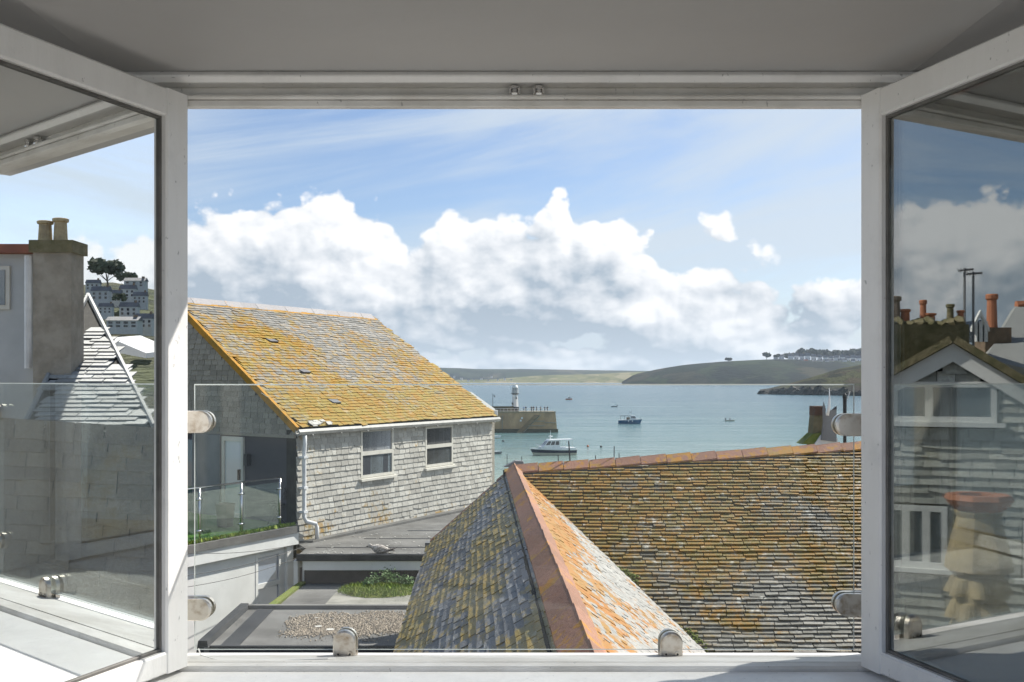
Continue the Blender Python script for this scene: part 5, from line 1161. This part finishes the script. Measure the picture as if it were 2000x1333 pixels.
# hillside town to the right of the window
M['town'] = terrain_mat('town_hillside', [(.07, .085, .035), (.09, .10, .045), (.08, .075, .04)], (.03, .04, .02), .05, None)
mb = MB(); vs = []; nx, ny = 40, 14
for j in range(ny+1):
    for i in range(nx+1):
        x = -200+700*i/nx; dd = 120+j/ny*260; zz_ = 6.5+(min(dd, 335)-125)*interp([(-200, .185), (170, .188), (215, .192), (300, .182), (500, .14)], x)
        q = P(x, HZ, dd); vs.append(V((q.x, dd, zz_+1.5*noise.noise(V((q.x, dd, 0))*.03))))
mb.add(vs, [(j*(nx+1)+i, j*(nx+1)+i+1, (j+1)*(nx+1)+i+1, (j+1)*(nx+1)+i) for j in range(ny) for i in range(nx)]).xf(RL); struct('town_hill', mb, 'town', True)
th = [(195, 585, 34, 26, 250), (222, 588, 26, 22, 255), (248, 580, 30, 24, 262), (272, 592, 26, 22, 250), (205, 612, 26, 20, 215), (238, 640, 60, 22, 190), (250, 616, 34, 26, 220), (280, 640, 34, 28, 195), (180, 566, 26, 20, 280), (262, 560, 40, 18, 290)]
for i, (x, y, a, b, dd) in enumerate(th): far_house(x, y, a, b, dd, ['topmost-left', 'upper middle', 'upper right', 'right-hand', 'lower left', 'long low white', 'tall middle', 'lower right', 'highest left', 'wide flat hilltop'][i]+' pale house on the hillside mirrored in the left casement', 'town houses mirrored in the left casement', 'greyroof', 'greywall', RL, 4 if a > 40 else 3, .5, 2)
M['towntree'] = pm('town_tree_leaf', (.12, .14, .085), (.17, .19, .11), .3, .9, tone=.6)
tree(212, 556, 508, 66, 300, 'large dark tree on the hilltop mirrored in the left casement', 420, 'trees mirrored in the left casement', 'towntree', RL)
tree(250, 566, 528, 44, 300, 'smaller dark tree right of the large one mirrored in the left casement', 300, 'trees mirrored in the left casement', 'towntree', RL)
tree(236, 600, 572, 30, 240, 'bushy tree among the houses mirrored in the left casement', 240, 'trees mirrored in the left casement', 'towntree', RL)
# --- right casement
d = 14.0
gh = thing('gabled_house', RR(P(1850, 1000, d)), 'slate-hung gabled house with white bargeboards, mirrored in the right casement', 'house')
ph_ = rad(24); pv_ = P(1862, 672, d); cph, sph = math.cos(ph_), math.sin(ph_)
def RG(v): v = V(v); x, y = v.x-pv_.x, v.y-pv_.y; return RR(V((pv_.x+x*cph+y*sph, pv_.y-x*sph+y*cph, v.z)))
pk, el, er = P(1862, 672, d), P(1640, 800, d), P(2060, 802, d); zb3 = 8.4
bm(MB().prism([V((el.x+.15, d, zb3)), V((er.x-.15, d, zb3)), V((er.x-.15, d, er.z+.05)), pk-Zv*.12, V((el.x+.15, d, el.z+.05))], (0, .25, 0)), RG, 'gable_wall', 'under', gh)
w1 = (P(1750, 825, d), P(1940, 746, d)); w2 = (P(1738, 1112, d), P(1852, 990, d)); w3 = (P(1985, 1120, d), P(2060, 1010, d))
def in_g(a, s):
    zt3 = pk.z-.16-(abs(a-pk.x)*((pk.z-er.z)/(er.x-pk.x)))
    return el.x+.15 < a < er.x-.15 and s < zt3
slg = slates(V((0, d, 0)), V((1, 0, 0)), Zv, V((0, -1, 0)), in_g, el.x, er.x, 11.2, 15.6, .125, .27, .022, 41, .2, 1.25, .05, .02, None, [(p_.x-.01, q_.x+.01, p_.z-.08, q_.z) for p_, q_ in (w1, w2, w3)])
mb = MB()
for i, (vs, t_) in enumerate(slg):
    if i < 300: bm(MB().hexa(vs, t_), RG, 'slate', 's_hung', gh)
    else: mb.hexa(vs, t_)
bm(mb, RG, 'slate_covering', 's_hung', gh, kind='stuff')
for e in (el, er):
    dv = (e-pk).normalized(); n2 = V((-dv.z, 0, dv.x)); n2 = -n2 if n2.z < 0 else n2
    bm(MB().prism([pk+n2*.0-V((0, .12, 0)), e-V((0, .12, 0)), e-n2*.20-V((0, .12, 0)), pk-Zv*.24-V((0, .12, 0))], (0, .05, 0)), RG, 'bargeboard', 'render', gh)
    bm(MB().prism([pk+n2*.10-V((0, .2, 0))+Zv*.01, e+n2*.10-V((0, .2, 0)), e+n2*.01-V((0, .2, 0)), pk+n2*.01-V((0, .2, 0))], (0, 5.0, 0)), RG, 'roof_slope', 'stack', gh)
def rwin(p_, q_, mull):
    fr = MB(); y0, y1 = d-.07, d+.04; f_ = .075
    for a_, b_ in (((p_.x, p_.z), (p_.x+f_, q_.z)), ((q_.x-f_, p_.z), (q_.x, q_.z)), ((p_.x+f_, p_.z), (q_.x-f_, p_.z+f_)), ((p_.x+f_, q_.z-f_), (q_.x-f_, q_.z))): fr.span((a_[0], y0, a_[1]), (b_[0], y1, b_[1]))
    for m_ in mull: x = p_.x+(q_.x-p_.x)*m_; fr.span((x-.05, y0+.002, p_.z+f_), (x+.05, y1, q_.z-f_))
    o = bm(fr, RG, 'window', 'render', gh); bm(MB().span((p_.x+f_, d-.02, p_.z+f_), (q_.x-f_, d+.0, q_.z-f_)), RG, 'pane', 'pane', o)
    bm(MB().span((p_.x-.1, d-.14, p_.z-.06), (q_.x+.1, d-.0, p_.z-.002)), RG, 'sill', 'render', o)
rwin(*w1, (.36,)); rwin(*w2, (.33, .66)); rwin(*w3, (.5,))
sk = thing('mossy_chimney_stack', RR(P(1810, 690, 17)), 'mossy stone chimney stack with terracotta pots mirrored in the right casement', 'chimney')
a, b = P(1715, 634, 17), P(1893, 634, 17)
bm(MB().span((a.x, 17, 8.4), (b.x, 17.8, a.z)), RR, 'stack', 'stack', sk)
for k in range(9):
    q = V((a.x+(b.x-a.x)*(k+.5)/9, 17.25, a.z)); bm(MB().blob(q, (.12, .26, .07+.04*(k % 3)), 8, 5, .15), RR, 'mortar_haunch', 'stack', sk)
for x, yt, r, mt in ((1748, 577, .10, 'brick'), (1768, 602, .085, 'terra'), (1803, 584, .06, 'terra'), (1816, 610, .10, 'terra'), (1856, 592, .065, 'stack'), (1876, 604, .06, 'terra')):
    q = P(x, 634, 17.35); pot((q.x, 17.35, a.z-.02), r, P(0, yt, 17.35).z-a.z, mt, RR, sk)
for x, yt, lab in ((1884, 524, 'taller television aerial mast mirrored in the right casement'), (1901, 531, 'shorter television aerial mast mirrored in the right casement')):
    q, q2 = P(x, 640, 19), P(x, yt, 19); t = thing('aerial', RR(q), lab, 'aerial', 'television aerials'); bm(MB().tube([q-Zv*1.5, q2], .022, 6), RR, 'mast', 'lead', t)
    bm(MB().tube([q2+V((-.12, 0, -.05)), q2+V((.16, 0, -.02))], .02, 5), RR, 'boom', 'lead', t)
    for k in range(5): c = q2+V((-.1+.06*k, 0, -.04)); bm(MB().tube([c+V((0, -.09, -.05)), c+V((0, .09, .05))], .008, 4), RR, 'element', 'lead', t)
dm_ = thing('dormer', RR(P(1915, 665, 24)), 'small white pointed dormer mirrored in the right casement', 'dormer')
bm(MB().prism([P(1905, 668, 24), P(1927, 668, 24), P(1927, 640, 24), P(1916, 625, 24), P(1905, 640, 24)], (0, 2, 0)), RR, 'front', 'winb', dm_)
for a, b in ((1916, 1899), (1916, 1933)): bm(MB().prism([P(a, 606, 23.8), P(b, 640, 23.8), P(b, 648, 23.8), P(a, 616, 23.8)], (0, .1, 0)), RR, 'bargeboard', 'render', dm_)
for x in (1906, 1916, 1926): bm(MB().tube([P(x, 668, 23.85), P(x, 628, 23.85)], .04, 4), RR, 'frame_bar', 'render', dm_)
br = thing('grey_roof_house', RR(P(1960, 750, 25)), 'house with a large grey slate roof and terracotta ridge mirrored in the right casement', 'house')
bm(MB().prism([P(1925, 700, 25), P(2150, 760, 22), P(2150, 590, 29), P(1985, 598, 29)], (0, .3, -.1)), RR, 'roof', 's_refl', br); bm(MB().span((P(1925, 0, 25).x, 25.5, 8.4), (P(2150, 0, 25).x, 29, P(0, 690, 25).z)), RR, 'wall', 'renderg', br)
bm(MB().tube([P(1985, 596, 29), P(2150, 588, 29)], .12, 6), RR, 'ridge', 'terra', br)
a = P(1948, 640, 26); bm(MB().span((a.x-.3, 26, 14), (a.x+.35, 26.6, a.z)), RR, 'chimney', 'brick', br); pot((a.x, 26.3, a.z), .14, .85, 'terra', RR, br)
# near louvred chimney pot
d = 6.6
cp_ = thing('louvred_chimney_pot', RR(P(1912, 1232, d)), 'large cream louvred chimney pot with terracotta rim, mirrored in the right casement', 'chimney pot')
c = P(1912, 1236, d); zz2 = lambda y: P(0, y, d).z-c.z
bm(MB().lathe(c, [(.19, -.25), (.19, 0), (.16, zz2(1215)), (.15, zz2(1120)), (.205, zz2(1112)), (.20, zz2(1095)), (.13, zz2(1010)), (.145, zz2(1000)), (.13, zz2(990))], 8, rot=.2), RR, 'body', 'cpot', cp_)
bm(MB().lathe(c, [(.13, zz2(1000)), (.185, zz2(985)), (.205, zz2(975)), (.19, zz2(966)), (.12, zz2(966)), (.11, zz2(990))], 8, rot=.2), RR, 'rim', 'terra', cp_)
for row, y in ((0, 1206), (1, 1160)):
    for k in range(7):
        an0 = k*2*math.pi/7+.3+row*.45; mb = MB(); vs = []
        for i in range(7):
            a_ = (i/6-.5)*.78; dv = V((math.cos(an0+a_), math.sin(an0+a_), 0)); bul = math.cos(a_*math.pi/.78*.999)
            vs += [c+dv*(.148+.062*bul)+Zv*zz2(y), c+dv*(.146+.02*bul)+Zv*(zz2(y)+.10), c+dv*.135+Zv*(zz2(y)+.115)]
        mb.add(vs, [(3*i+q, 3*i+3+q, 3*i+4+q, 3*i+1+q) for i in range(6) for q in (0, 1)]); bm(mb, RR, 'louvre', 'cpot', cp_)
bm(MB().span((c.x-.35, c.y-.3, 8.4), (c.x+.35, c.y+.35, c.z-.1)), RR, 'stack', 'stack', cp_)

# ------------------------------------------------------------------ sea haze
m = bpy.data.materials.new('sea_haze'); m.use_nodes = True; H = NT(m.node_tree); H.n.clear()
pv = H.add('ShaderNodeVolumePrincipled'); pv.inputs['Color'].default_value = (.74, .86, 1.0, 1); pv.inputs['Density'].default_value = 3.4e-5; pv.inputs['Anisotropy'].default_value = .35
ho = H.add('ShaderNodeOutputMaterial'); H.l.new(pv.outputs[0], ho.inputs['Volume'])
hz_ = MB().span((-11500, -400, -4), (11500, 9600, 190)).build('haze', m, None, kind='stuff', label='thin pale sea haze over the bay', category='haze')
